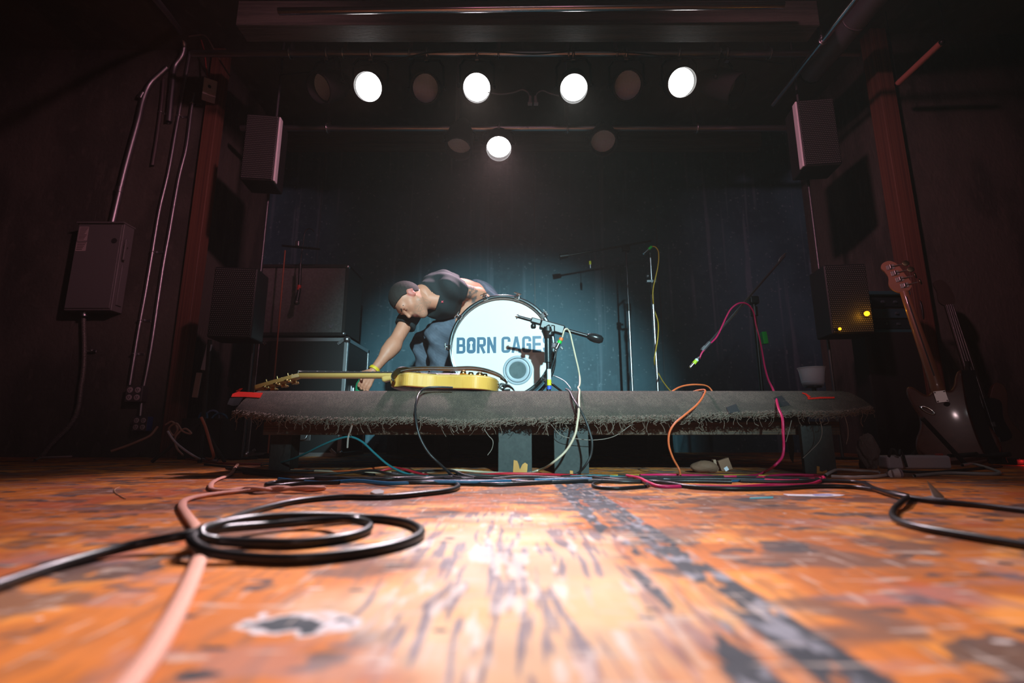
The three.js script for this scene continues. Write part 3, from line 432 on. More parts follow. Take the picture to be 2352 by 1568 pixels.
// angled boom stand with the red cable
{
  const D = 2.95, f = at(1748, 880, D), o = V(f.x, RT, -D), t = thing('microphone_stand', 'dark angled boom stand draped with a red cable, green tape on its pole', 'microphone stand', o.toArray()), p = rel(o), top = p(1742, 690, D).y;
  roundBase(t);
  obj('pole', cyl(V(0, 0.02, 0), V(0, top, 0), 0.0125, 0.0125, 14), blackMetal, t);
  obj('clutch', cyl(V(0, p(1745, 725, D).y, 0), V(0, p(1745, 705, D).y, 0), 0.022, 0.022, 14), blackPlastic, t);
  const arm = obj('boom_arm', cyl(p(1612, 806, 2.75), p(1802, 588, 3.05), 0.007, 0.007, 10), MAT([0.16, 0.16, 0.17], 0.3, 0.8), t);
  obj('boom_clutch', bx(0.06, 0.05, 0.05, 0, top, 0, 0.01), blackPlastic, t);
  obj('microphone_clip', [cyl(p(1612, 806, 2.75), p(1630, 786, 2.75), 0.013, 0.011, 12), bx(0.03, 0.02, 0.02, 0, 0, 0, 0.005, 0, 0, 0.8).translate(...p(1616, 799, 2.75).toArray())], MAT([0.1, 0.08, 0.09], 0.4), arm);
  obj('tape_flag', bx(0.03, 0.075, 0.03, 0, 0, 0, 0.002, 0, 0, 0.08).translate(...p(1755, 776, D).toArray()).translate(0, 0, 0.0), greenTape, t, 'bright green tape flag');
  obj('end_hook', tube([p(1788, 604, 3.04), p(1792, 594, 3.05), p(1804, 582, 3.06)], 0.006, 12, 6), steel, arm);
}
// ================================================================ GUITARS
function ribbon(pts, width, thick, seg = 48, across) {           // flat strap along a curve; across(t) gives its width direction
  const c = curve(pts), pos = [], idx = [], P = c.getSpacedPoints(seg);
  P.forEach((p, i) => { const a = P[Math.max(0, i - 1)], b = P[Math.min(seg, i + 1)], t = b.clone().sub(a).normalize(), s = across(i / seg).clone().addScaledVector(t, -across(i / seg).dot(t)).normalize(), n = t.clone().cross(s).normalize();
    for (const [u, v] of [[-1, 1], [1, 1], [1, -1], [-1, -1]]) { const q = p.clone().addScaledVector(s, u * width / 2).addScaledVector(n, v * thick / 2); pos.push(q.x, q.y, q.z); }
    if (i < seg) for (let k = 0; k < 4; k++) { const a0 = i * 4 + k, a1 = i * 4 + (k + 1) % 4; idx.push(a0, a1, a0 + 4, a1, a1 + 4, a0 + 4); } });
  idx.push(0, 2, 1, 0, 3, 2); const e = seg * 4; idx.push(e, e + 1, e + 2, e, e + 2, e + 3);
  const g = new THREE.BufferGeometry(); g.setAttribute('position', new THREE.Float32BufferAttribute(pos, 3)); g.setIndex(idx); return toCreasedNormals(g, 0.6);
}
// electric guitar lying on its back along the riser edge
{
  const D = 2.24, xL = at(905, 870, D).x, xR = at(1143, 880, D).x, L = xR - xL, o = V(xR, RT, -D), p = rel(o);
  const t = thing('electric_guitar', 'natural yellow hollow-bodied guitar lying face up along the riser edge', 'guitar', o.toArray());
  const tilt = -0.05, turn = (g) => g.rotateZ(tilt);             // heel end raised, lower bout on the carpet
  const half = [[0, 0.035], [0.015, 0.095], [0.08, 0.132], [0.18, 0.14], [0.3, 0.128], [0.42, 0.115], [0.55, 0.128], [0.7, 0.16], [0.82, 0.168], [0.92, 0.14], [0.98, 0.075]];
  const out = [...half.map(([u, w]) => [-L + u * L, w]), [0, 0], ...half.slice().reverse().map(([u, w]) => [-L + u * L, -w * (u < 0.15 ? 0.6 : 1)])];
  const flat = (depth, s = 1, bevel = 0.004) => { const g = ext(spline(out.map(([x, y]) => [(x + L / 2) * s - L / 2, y * s])), depth, bevel, 4); return g.rotateX(-Math.PI / 2); };   // outline in x and z, thickness upward
  const maple = PHY(0xffffff, 0.3, 0, { clearcoat: 0.5, clearcoatRoughness: 0.15, map: dataTex(512, 64, (u, v) => { const n = fbm(u * 5, v * 3, 3), f = fbm(u * 60, v * 3, 2); let c = mix3([0.74, 0.36, 0.06], [0.84, 0.47, 0.11], n); return mix3(c, [0.66, 0.28, 0.04], sst(f, 0.55, 0.8) * 0.3); }) });
  { maple.map.repeat.set(2, 6); }
  const body = obj('body', turn(flat(0.047).translate(0, 0.006, 0)), maple, t, 'natural yellow maple sides');
  obj('top', turn(flat(0.003, 0.985, 0.001).translate(0, 0.058, 0)), PHY([0.65, 0.34, 0.06], 0.2, 0, { clearcoat: 1 }), t);
  obj('binding', [turn(flat(0.002, 1.004, 0.0012).translate(0, 0.054, 0)), turn(flat(0.002, 1.004, 0.0012).translate(0, 0.004, 0))], MAT([0.75, 0.68, 0.5], 0.4), body);
  obj('back', turn(flat(0.002, 0.985, 0.001).translate(0, 0.001, 0)), PHY([0.3, 0.04, 0.015], 0.25), body);
  const nk = (px, py) => p(px, py, D), n0 = nk(918, 862), n1 = nk(690, 861);
  const neckShape = new THREE.Shape(); neckShape.absellipse(0, 0, 0.024, 0.017, Math.PI, 2 * Math.PI); neckShape.lineTo(0.024, 0.006); neckShape.lineTo(-0.024, 0.006);
  const maple2 = PHY([0.72, 0.43, 0.13], 0.3, 0, { clearcoat: 0.5 }), rose = MAT([0.03, 0.015, 0.01], 0.5);
  const nl = n0.x - n1.x, neck = obj('neck', ext(neckShape, nl).rotateY(Math.PI / 2).translate(n1.x, n1.y, 0), maple2, t);
  obj('heel', [bx(0.05, 0.05, 0.05, n0.x - 0.014, n0.y - 0.022, 0, 0.016), bx(0.06, 0.03, 0.045, n0.x - 0.05, n0.y - 0.012, 0, 0.012, 0, 0, 0.25)], maple2, neck);
  obj('fretboard', bx(nl + 0.1, 0.006, 0.05, (n0.x + n1.x) / 2 + 0.05, n1.y + 0.01, 0, 0.001), rose, t);
  const fr = []; for (let k = 0; k < 22; k++) fr.push(bx(0.002, 0.0025, 0.051, n1.x + (nl + 0.1) * (1 - Math.pow(0.9438, k)) * 1.38, n1.y + 0.014, 0));
  fr.forEach((g) => obj('fret', g, steel, t));
  obj('nut', bx(0.005, 0.012, 0.046, n1.x, n1.y + 0.012, 0), MAT([0.7, 0.68, 0.6], 0.4), t);
  const hs = poly([[0, -0.022], [-0.03, -0.03], [-0.12, -0.037], [-0.19, -0.04], [-0.205, -0.02], [-0.195, 0], [-0.205, 0.02], [-0.19, 0.04], [-0.12, 0.037], [-0.03, 0.03], [0, 0.022]]);
  const hp = (g) => g.rotateZ(0.3).translate(n1.x, n1.y, 0);
  const head = obj('headstock', hp(ext(hs, 0.014, 0.002).rotateX(-Math.PI / 2).translate(0, -0.01, 0)), maple2, t);
  for (let k = 0; k < 6; k++) { const x = -0.045 - (k % 3) * 0.05, z = (k < 3 ? 1 : -1); const tu = obj('tuner', hp(join([bx(0.022, 0.014, 0.018, x, -0.02, z * 0.026, 0.003), cyl(V(x, -0.02, z * 0.03), V(x, -0.02, z * 0.05), 0.003, 0.003, 6), bx(0.018, 0.01, 0.016, x, -0.02, z * 0.056, 0.004)])), gold, head, 'gold tuner'); obj('string_post', hp(cyl(V(x, 0.0, z * 0.022), V(x, 0.02, z * 0.022), 0.003, 0.003, 6)), gold, tu); }
  for (let k = 0; k < 6; k++) { const z = (k - 2.5) * 0.0085; obj('string', cyl(V(-0.14, 0.09, z * 1.2), V(n1.x, n1.y + 0.019, z * 0.8), 0.0005, 0.0005, 4), steel, t); }
  for (const x of [-0.3, -0.2]) obj('pickup', turn(bx(0.042, 0.018, 0.09, x, 0.066, 0, 0.004)), MAT([0.7, 0.68, 0.62], 0.2, 1), t);
  obj('bridge', turn(join([bx(0.014, 0.02, 0.09, -0.14, 0.07, 0, 0.003), bx(0.014, 0.016, 0.095, -0.1, 0.068, 0, 0.004)])), gold, t);
  for (const [x, z] of [[-0.08, 0.1], [-0.15, 0.13], [-0.06, 0.06], [-0.12, 0.09]]) { const kn = obj('knob', turn(lathe([[0, 0.02], [0.01, 0.02], [0.013, 0.012], [0.015, 0], [0, 0]], 16).translate(x, 0.062, z)), gold, t, 'gold control knob'); }
  obj('pickup_switch', turn(join([new THREE.TorusGeometry(0.014, 0.004, 6, 18).rotateX(0.4).translate(-0.085, 0.076, 0.03)])), gold, t);
  for (const [x, y, z, a] of [[0.002, 0.03, 0, 0], [-L + 0.012, 0.03, 0.1, 1.1]]) obj('strap_button', turn(lathe([[0, 0.016], [0.008, 0.016], [0.008, 0.013], [0.004, 0.008], [0.006, 0], [0, 0]], 12).rotateZ(-Math.PI / 2).translate(x, y, z)), gold, t);
  const straps = [[[905, 876], [902, 868], [908, 856], [935, 849], [985, 846], [1040, 847], [1085, 846], [1120, 852], [1150, 864], [1158, 872]], [[930, 852], [990, 849], [1050, 855]]];
  const st = obj('strap', ribbon(straps[0].map(([x, y], i) => p(x, y, 2.15 + (i < 3 ? -0.03 : 0.02))), 0.05, 0.003, 60, () => V(0, 0.25, 1)), MAT([0.016, 0.016, 0.017], 0.5), t, 'black leather strap');
  obj('stitching', [tube(straps[0].slice(2).map(([x, y]) => p(x, y - 0.5, 2.145)), 0.0008, 60, 4)], MAT([0.3, 0.3, 0.3], 0.7), st);
  obj('strap_end', [ribbon([p(1150, 866, 2.2), p(1160, 872, 2.2), p(1165, 882, 2.2), p(1152, 890, 2.2)], 0.045, 0.004, 20, () => V(0, 0.3, 1)), ribbon([p(1152, 888, 2.18), p(1168, 886, 2.18), p(1180, 894, 2.18), p(1182, 898, 2.18)], 0.03, 0.004, 20, () => V(0, 0.3, 1)), ribbon([p(1146, 880, 2.19), p(1150, 888, 2.19), p(1158, 896, 2.19), p(1172, 897, 2.19)], 0.03, 0.006, 20, () => V(0, 0.3, 1)), new THREE.TorusGeometry(0.012, 0.004, 6, 14).translate(...p(1153, 887, 2.17).toArray())], MAT([0.012, 0.014, 0.013], 0.3), st, 'bunched black strap end with buckle');
}
// solid body of that outline with rounded edges and a slightly domed back, the back surface at z = 0
function slab(outline, half, round) {
  const P = spline(outline).getPoints(), N = P.length;
  const sd = (x, y) => { let d = 1e9, s = 1; for (let i = 0, j = N - 1; i < N; j = i++) { const ex = P[j].x - P[i].x, ey = P[j].y - P[i].y, wx = x - P[i].x, wy = y - P[i].y, t = Math.min(1, Math.max(0, (wx * ex + wy * ey) / (ex * ex + ey * ey + 1e-12))), bx_ = wx - ex * t, by_ = wy - ey * t; d = Math.min(d, bx_ * bx_ + by_ * by_); if ((P[i].y > y) !== (P[j].y > y) && x < (P[j].x - P[i].x) * (y - P[i].y) / (P[j].y - P[i].y) + P[i].x) s = -s; } return s * Math.sqrt(d); };
  const memo = new Map();
  return surfaceNet((p) => { const k = Math.round(p.x * 1e4) * 65536 + Math.round(p.y * 1e4); let d2 = memo.get(k); if (d2 === undefined) { d2 = sd(p.x, p.y); memo.set(k, d2); } const dome = 0.42 * p.x * p.x + 0.22 * (p.y - 0.22) ** 2, dz = (p.z > -half ? p.z + dome : -2 * half - p.z) + round, a = d2 + round; return Math.min(Math.max(a, dz), 0) + Math.hypot(Math.max(a, 0), Math.max(dz, 0)) - round; }, V(-0.19, -0.02, -0.055), V(0.19, 0.53, 0.02), 0.006);
}
// bass guitar standing with its back to the room
function standing(o, top, normal) { const y = top.clone().sub(o).normalize(), z = normal.clone().addScaledVector(y, -normal.dot(y)).normalize(), x = y.clone().cross(z); return new THREE.Matrix4().makeBasis(x, y, z); }
function upright(t, o, top, n) { t.quaternion.setFromRotationMatrix(standing(o, top, n)); }
const bassBody = [[0, 0], [0.09, 0.006], [0.15, 0.04], [0.172, 0.105], [0.16, 0.17], [0.132, 0.23], [0.122, 0.29], [0.135, 0.36], [0.15, 0.43], [0.145, 0.485], [0.118, 0.5], [0.092, 0.47], [0.07, 0.42], [0.045, 0.395], [0.03, 0.4], [-0.03, 0.4], [-0.05, 0.385], [-0.075, 0.405], [-0.1, 0.44], [-0.125, 0.445], [-0.138, 0.41], [-0.132, 0.34], [-0.118, 0.27], [-0.13, 0.21], [-0.162, 0.15], [-0.172, 0.09], [-0.15, 0.035], [-0.09, 0.006]];
{
  const o = at(2216, 1068, 2.6), nut = at(2077, 668, 2.78), len = nut.distanceTo(o), t = thing('bass_guitar', 'dark brown bass guitar standing with its glossy back outward on a stand', 'bass guitar', o.toArray());
  upright(t, o, nut, V(-0.53, 0.2, 0.84));
  const gloss = PHY(0xffffff, 0.35, 0, { clearcoat: 0.45, clearcoatRoughness: 0.09, map: dataTex(256, 256, (u, v) => mix3([0.1, 0.036, 0.024], [0.17, 0.06, 0.036], fbm(u * 3, v * 16, 4))) });
  const g = slab(bassBody, 0.02, 0.012); { const p = g.attributes.position, uv = new Float32Array(p.count * 2); for (let i = 0; i < p.count; i++) { uv[i * 2] = p.getX(i) * 3; uv[i * 2 + 1] = p.getY(i) * 2; } g.setAttribute('uv', new THREE.BufferAttribute(uv, 2)); }
  obj('body', g, gloss, t);
  const w0 = 0.031, w1 = 0.021, nl = len - 0.36, prof = (w, d) => { const s = []; for (let k = 0; k <= 10; k++) { const a = Math.PI * k / 10; s.push([Math.cos(a) * w, Math.sin(a) * d]); } return s; };
  const nk = []; { const pos = [], idx = []; for (const [y, w, d] of [[0.388, w0, 0.012], [0.43, w0, 0.022], [len - 0.03, w1, 0.019], [len, w1, 0.018]]) { for (const [x, z] of [...prof(w, d), [-w, -0.006], [w, -0.006]]) pos.push(x, y, z - 0.012); } const K = 13; for (let r = 0; r < 3; r++) for (let k = 0; k < K; k++) { const a = r * K + k, b = r * K + (k + 1) % K; idx.push(a, b, a + K, b, b + K, a + K); } const q = new THREE.BufferGeometry(); q.setAttribute('position', new THREE.Float32BufferAttribute(pos, 3)); q.setIndex(idx); q.computeVertexNormals(); nk.push(q); }
  const mapleDark = PHY([0.34, 0.15, 0.075], 0.4, 0, { clearcoat: 0.4 });
  const neck = obj('neck', nk, mapleDark, t); obj('skunk_stripe', bx(0.006, len - 0.52, 0.004, 0, 0.47 + (len - 0.5) / 2, 0.0085, 0.001), MAT([0.02, 0.012, 0.01], 0.5), neck, 'dark stripe down the back of the neck');
  obj('neck_plate', bx(0.052, 0.064, 0.003, 0, 0.365, 0.0005, 0.001), MAT([0.5, 0.45, 0.42], 0.4, 1), t, 'chrome neck plate');
  for (const [x, y] of [[-0.02, 0.34], [0.02, 0.34], [-0.02, 0.39], [0.02, 0.39]]) obj('screw', ball(V(x, y, 0.003), 0.004, 8), steel, t);
  const hs = spline([[-0.021, 0], [0.021, 0], [0.04, 0.022], [0.044, 0.05], [0.03, 0.1], [0.02, 0.15], [0.004, 0.19], [-0.022, 0.212], [-0.055, 0.205], [-0.068, 0.18], [-0.056, 0.15], [-0.048, 0.11], [-0.058, 0.06], [-0.05, 0.03]]);
  const hd = obj('headstock', ext(hs, 0.012, 0.002, 4).translate(0, len, -0.018), mapleDark, t);
  for (let k = 0; k < 4; k++) { const y = len + 0.035 + k * 0.045, x0 = 0.035 - k * 0.012; const tu = obj('tuner', [bx(0.04, 0.03, 0.004, x0 - 0.025, y, -0.002, 0.001), cyl(V(x0 - 0.02, y, 0.004), V(x0 + 0.038, y, 0.004), 0.003, 0.003, 6), cyl(V(x0 - 0.025, y - 0.012, 0.003), V(x0 - 0.025, y + 0.012, 0.003), 0.007, 0.007, 10)], MAT([0.35, 0.33, 0.3], 0.35, 1), hd, 'tuner'); obj('tuner_key', lathe([[0, -0.003], [0.016, -0.003], [0.019, 0], [0.016, 0.003], [0, 0.003]], 14).rotateX(Math.PI / 2).rotateY(k < 2 ? 1.2 : 0.2).translate(x0 + 0.05, y, 0.004), MAT([0.35, 0.28, 0.16], 0.35, 1), tu); }
  // a worn spot and a chrome belt loop on the back
  obj('belt_clip', new THREE.TorusGeometry(0.012, 0.003, 6, 20).scale(1, 2.6, 1).rotateZ(0.75).translate(-0.075, 0.3, 0.001), chrome, t, 'oval chrome clip');
  obj('worn_patch', ext(spline([[-0.012, 0], [0.0, -0.01], [0.012, -0.004], [0.016, 0.008], [0.004, 0.014], [-0.01, 0.01]]), 0.001).translate(0.012, 0.318, -0.002), MAT([0.02, 0.014, 0.012], 0.8), t, 'dark worn patch');
  obj('strap', [ribbon([V(0.15, 0.49, -0.01), V(0.12, 0.3, 0.012), V(0.115, 0.12, 0.012), V(0.13, -0.0, 0.0)], 0.055, 0.003, 24, () => V(1, 0, 0))], blackMatte, t, 'black strap hanging over the body');
}
{
  const o = at(2292, 1062, 2.92), nut = at(2180, 700, 3.06), len = nut.distanceTo(o), t = thing('electric_guitar', 'dark guitar leaning half hidden behind the bass guitar', 'guitar', o.toArray());
  upright(t, o, nut, V(-0.35, 0.13, 0.88));
  obj('body', ext(spline(bassBody.map(([x, y]) => [x * 0.95, y * 0.93])), 0.036, 0.004, 4).translate(0, 0, -0.045), PHY([0.09, 0.04, 0.025], 0.5, 0, { clearcoat: 0.3 }), t);
  obj('pickguard', ext(spline([[0.03, 0.12], [0.1, 0.14], [0.09, 0.25], [0.1, 0.36], [0.05, 0.38], [-0.05, 0.36], [-0.09, 0.36], [-0.08, 0.25], [-0.04, 0.2]]), 0.003).translate(0, 0, -0.005), MAT([0.012, 0.01, 0.01], 0.3), t);
  obj('neck', bx(0.046, len - 0.34, 0.022, 0, 0.34 + (len - 0.34) / 2, -0.008, 0.006), MAT([0.02, 0.013, 0.01], 0.5), t);
  obj('headstock', ext(spline([[-0.022, 0], [0.022, 0], [0.04, 0.03], [0.03, 0.13], [0, 0.18], [-0.045, 0.17], [-0.04, 0.1], [-0.045, 0.03]]), 0.012).translate(0, len, -0.014), MAT([0.03, 0.016, 0.01], 0.5), t);
  for (const y of [0.13, 0.22]) obj('pickup', bx(0.085, 0.03, 0.012, 0, y, 0, 0.003), MAT([0.12, 0.12, 0.12], 0.4, 0.6), t);
  for (let k = 0; k < 4; k++) obj('string', cyl(V((k - 1.5) * 0.016, 0.08, 0.012), V((k - 1.5) * 0.01, len, 0.008), 0.0008, 0.0008, 4), steel, t);
}
// black folding guitar stand in front
{
  const f = onY(2168, 1068, 0), t = thing('guitar_stand', 'black tubular guitar stand holding the bass guitar', 'guitar stand', [f.x, 0, f.z]), p = rel(f);
  const B = (a, b, r = 0.011) => cyl(a, b, r, r, 10);
  obj('leg', B(V(0.02, 0.012, 0.1), p(2118, 960, 2.5)), blackMatte, t); obj('leg', B(V(0.3, 0.012, 0.02), p(2236, 900, 2.62)), blackMatte, t); obj('leg', B(V(0.1, 0.012, -0.35), p(2236, 900, 2.72)), blackMatte, t);
  obj('cross_bar', B(V(-0.02, 0.05, 0.06), V(0.3, 0.05, 0.04), 0.009), blackMatte, t); obj('upright', B(p(2236, 1040, 2.72), p(2222, 830, 2.78), 0.012), blackMatte, t);
  for (const x of [0.04, 0.2]) obj('cradle', B(V(x, 0.05, 0.05), V(x + 0.01, 0.06, 0.14), 0.012), blackMatte, t);
}
// ================================================================ AMPLIFIERS, CASES, LOUDSPEAKERS
const grilleTex = dataTex(256, 256, (u, v) => { const a = Math.abs(Math.sin(u * Math.PI * 64)), b = Math.abs(Math.sin(v * Math.PI * 64)), n = fbm(u * 60, v * 60, 2); return mix3([0.06, 0.052, 0.05], [0.2, 0.185, 0.18], a * b * (0.5 + n)); });
const grilleCloth = MAT(0xffffff, 0.75, 0, { map: grilleTex, bumpMap: grilleTex, bumpScale: 0.001 });
const tolex = MAT([0.018, 0.017, 0.016], 0.6, 0, { bumpMap: again(paintBump, 3, 3), bumpScale: 0.001 });
{ // flight case
  const D = 3.6, a = at(588, 775, D), b = at(800, 775, D), W = b.x - a.x, Hh = a.y, t = thing('flight_case', 'black flight case with aluminium edges and ball corners under the amplifier cabinet', 'flight case', [(a.x + b.x) / 2, 0, -D - 0.28]);
  obj('case_body', bx(W - 0.01, Hh - 0.02, 0.55, 0, Hh / 2, 0, 0.004), MAT([0.02, 0.02, 0.02], 0.5), t);
  const e = 0.03, E = (w, h, d, x, y, z) => obj('edge_extrusion', bx(w, h, d, x, y, z, 0.003), aluminium, t);
  for (const s of [-1, 1]) { for (const y of [e / 2, Hh - e / 2]) { E(W, e, e, 0, y, s * 0.265); E(e, e, 0.54, s * (W / 2 - e / 2), y, 0); } for (const k of [-1, 1]) E(e, Hh, e, s * (W / 2 - e / 2), Hh / 2, k * 0.265); }
  for (const x of [-1, 1]) for (const y of [0, 1]) { const c = obj('ball_corner', ball(V(x * (W / 2 - 0.012), y ? Hh - 0.014 : 0.018, 0.268), 0.028, 12), steel, t, 'steel ball corner'); obj('corner_plate', [bx(0.07, 0.022, 0.004, x * (W / 2 - 0.05), y ? Hh - 0.03 : 0.03, 0.283, 0.002, 0, 0, x * (y ? 0.7 : -0.7)), ball(V(x * (W / 2 - 0.06), y ? Hh - 0.045 : 0.045, 0.284), 0.006, 8)], steel, c); }
  for (const s of [-1, 1]) obj('latch', [bx(0.012, 0.09, 0.07, W / 2 + 0.002, Hh * 0.55, s * 0.12, 0.004), cyl(V(W / 2 + 0.012, Hh * 0.55, s * 0.12), V(W / 2 + 0.012, Hh * 0.55 + 0.03, s * 0.12), 0.01, 0.01, 8)], steel, t, 'steel butterfly latch');
  obj('handle', [bx(0.14, 0.09, 0.006, 0.05, Hh * 0.18, 0.277, 0.003), tube([V(0, Hh * 0.2, 0.282), V(0.01, Hh * 0.15, 0.295), V(0.09, Hh * 0.15, 0.295), V(0.1, Hh * 0.2, 0.282)], 0.006, 20, 6)], steel, t, 'spring handle plate');
  // cabinet on top
  const c0 = at(592, 604, D), c1 = at(800, 604, D), CW = c1.x - c0.x, CH = c0.y - Hh - 0.016, ta = thing('amplifier_cabinet', 'dark amplifier speaker cabinet with grey cloth grille on the flight case', 'amplifier', [(c0.x + c1.x) / 2, Hh + 0.016, -D - 0.2]);
  obj('cabinet', [bx(CW, 0.03, 0.36, 0, CH - 0.015, 0, 0.008), bx(CW, 0.03, 0.36, 0, 0.015, 0, 0.008), bx(0.026, CH, 0.36, -CW / 2 + 0.013, CH / 2, 0, 0.008), bx(0.026, CH, 0.36, CW / 2 - 0.013, CH / 2, 0, 0.008), bx(CW - 0.04, CH - 0.04, 0.02, 0, CH / 2, -0.17)], tolex, ta);
  const gg = bx(CW - 0.05, CH - 0.05, 0.02, 0, CH / 2, 0.16, 0.006); { const pq = gg.attributes.position, uv = gg.attributes.uv; for (let i = 0; i < pq.count; i++) uv.setXY(i, pq.getX(i) * 1.6, pq.getY(i) * 1.6); }
  obj('grille_cloth', gg, grilleCloth, ta, 'grey woven grille cloth');
  obj('badge', ext(poly([[-0.025, 0.016], [-0.012, 0.018], [0, 0.006], [0.012, 0.018], [0.025, 0.016], [0.004, -0.016], [-0.004, -0.016]]), 0.004).translate(CW / 2 - 0.11, 0.075, 0.172), MAT([0.7, 0.7, 0.75], 0.3, 1), ta, 'small silver notched triangle badge');
  for (const x of [-1, 1]) for (const y of [0.02, CH - 0.02]) obj('corner_protector', ball(V(x * (CW / 2 - 0.012), y, 0.168), 0.018, 10), steel, ta);
  for (const x of [-1, 1]) for (const z of [-0.13, 0.13]) obj('rubber_foot', cyl(V(x * (CW / 2 - 0.06), -0.012, z), V(x * (CW / 2 - 0.06), 0.004, z), 0.018, 0.02, 10), blackPlastic, ta);
}
const dotTex = dataTex(256, 256, (u, v) => { const i = u * 20, j = v * 34 + 0; const a = ((i + (Math.floor(j) % 2) * 0.5) % 1) - 0.5, b = (j % 1) - 0.5, r = Math.hypot(a, b); return mix3([0.006, 0.006, 0.006], [0.2, 0.19, 0.18], 1 - sst(r, 0.2, 0.34)); });
const perforated = MAT(0xffffff, 0.45, 0.2, { map: dotTex, bumpMap: dotTex, bumpScale: 0.002 });
function loudspeaker(label, c, w, h, d, yaw) {
  const t = thing('loudspeaker', label, 'loudspeaker', [c.x, c.y - h / 2, c.z], yaw);
  obj('cabinet', bx(w, h, d, 0, h / 2, -d / 2, 0.012), MAT([0.02, 0.02, 0.02], 0.5), t);
  const g = new THREE.PlaneGeometry(w - 0.02, h - 0.02).translate(0, h / 2, 0.004); obj('grille', join([g, bx(w - 0.018, h - 0.018, 0.006, 0, h / 2, 0)]), perforated, t, 'perforated black metal grille');
  return t;
}
const SPK = 3.0;
const PZ = SPK + 0.235, LP = at(585, 760, PZ).x, RP = at(1899, 760, PZ).x;
for (const [x, lab] of [[LP, 'thin steel pole carrying two loudspeakers beside the amplifier cabinet'], [RP, 'thin steel pole carrying two loudspeakers beside the bass guitar']]) {
  const t = thing('speaker_pole', lab, 'pole', [x, 0, -PZ]);
  obj('pole', cyl(V(0, 0, 0), V(0, 3.29, 0), 0.009, 0.009, 14), MAT([0.12, 0.12, 0.13], 0.4, 0.7), t); obj('foot_plate', lathe([[0, 0.012], [0.09, 0.012], [0.1, 0], [0, 0]], 24), blackMetal, t); obj('ceiling_plate', lathe([[0, 3.295], [0.07, 3.295], [0.07, 3.285], [0, 3.285]], 24), blackMetal, t);
  for (const y of [1.2, 2.25]) obj('bracket', bx(0.09, 0.05, 0.03, Math.sign(x) * 0.04, y, 0.012, 0.006), blackMetal, t);
}
{
  const S = (label, x0, x1, y0, y1, yaw, litSide) => { const D = SPK, cx = (x0 + x1) / 2, cy = (y0 + y1) / 2, a = at(x0, cy, D), b = at(x1, cy, D), u = at(cx, y0, D), l = at(cx, y1, D); const t = loudspeaker(label, at(cx, cy, D), b.x - a.x, u.y - l.y, 0.2, yaw); if (litSide) obj('painted_lit_side', bx(0.012, (u.y - l.y) * 0.98, 0.05, litSide * ((b.x - a.x) / 2 + 0.004), (u.y - l.y) / 2, -0.03, 0.004), MAT([0.85, 0.82, 0.84], 0.4), t, 'pale strip painting the cabinet side as stage-lit'); return t; };  // pale strip stands for the cabinet side brightened by the stage lights
  S('small loudspeaker with perforated grille low on the pole beside the amplifier cabinet', 487, 582, 612, 775, 0.12);
  S('small loudspeaker with a pale strip painted as its lit side, high on the pole by the conduits', 560, 632, 262, 412, 0.12, 1);
  S('small loudspeaker with a pale strip painted as its lit side, high on the pole over the bass guitar', 1842, 1922, 226, 378, -0.12, -1);
  const rl = S('small loudspeaker with perforated grille and amber lamps, low on the pole by the bass', 1904, 1996, 605, 765, -0.12);
  const amber = new THREE.MeshStandardMaterial({ color: 0x331800, emissive: col([1, 0.36, 0.01]), emissiveIntensity: 2 });
  for (const [x, y, r] of [[1991, 720, 0.016], [1929, 755, 0.009]]) {
    const p = at(x, y, SPK - 0.03), t = thing('indicator_lamp', x > 1950 ? 'round glowing amber indicator lamp on the grille edge of the low loudspeaker' : 'tiny glowing amber indicator lamp at the lower grille corner of the loudspeaker', 'lamp', p.toArray());
    obj('bulb', new THREE.SphereGeometry(r, 14, 10), amber, t); obj('lamp_holder', cyl(V(0, 0, -0.03), V(0, 0, -r * 0.6), r * 0.8, r * 0.8, 12), blackPlastic, t);
    const l = new THREE.PointLight(col([1, 0.42, 0.02]), r * 0.9, 0, 2); l.position.set(0, 0, r + 0.008); l.name = 'amber_glow'; l.castShadow = true; l.shadow.radius = 0.4; t.add(l);
  }
}
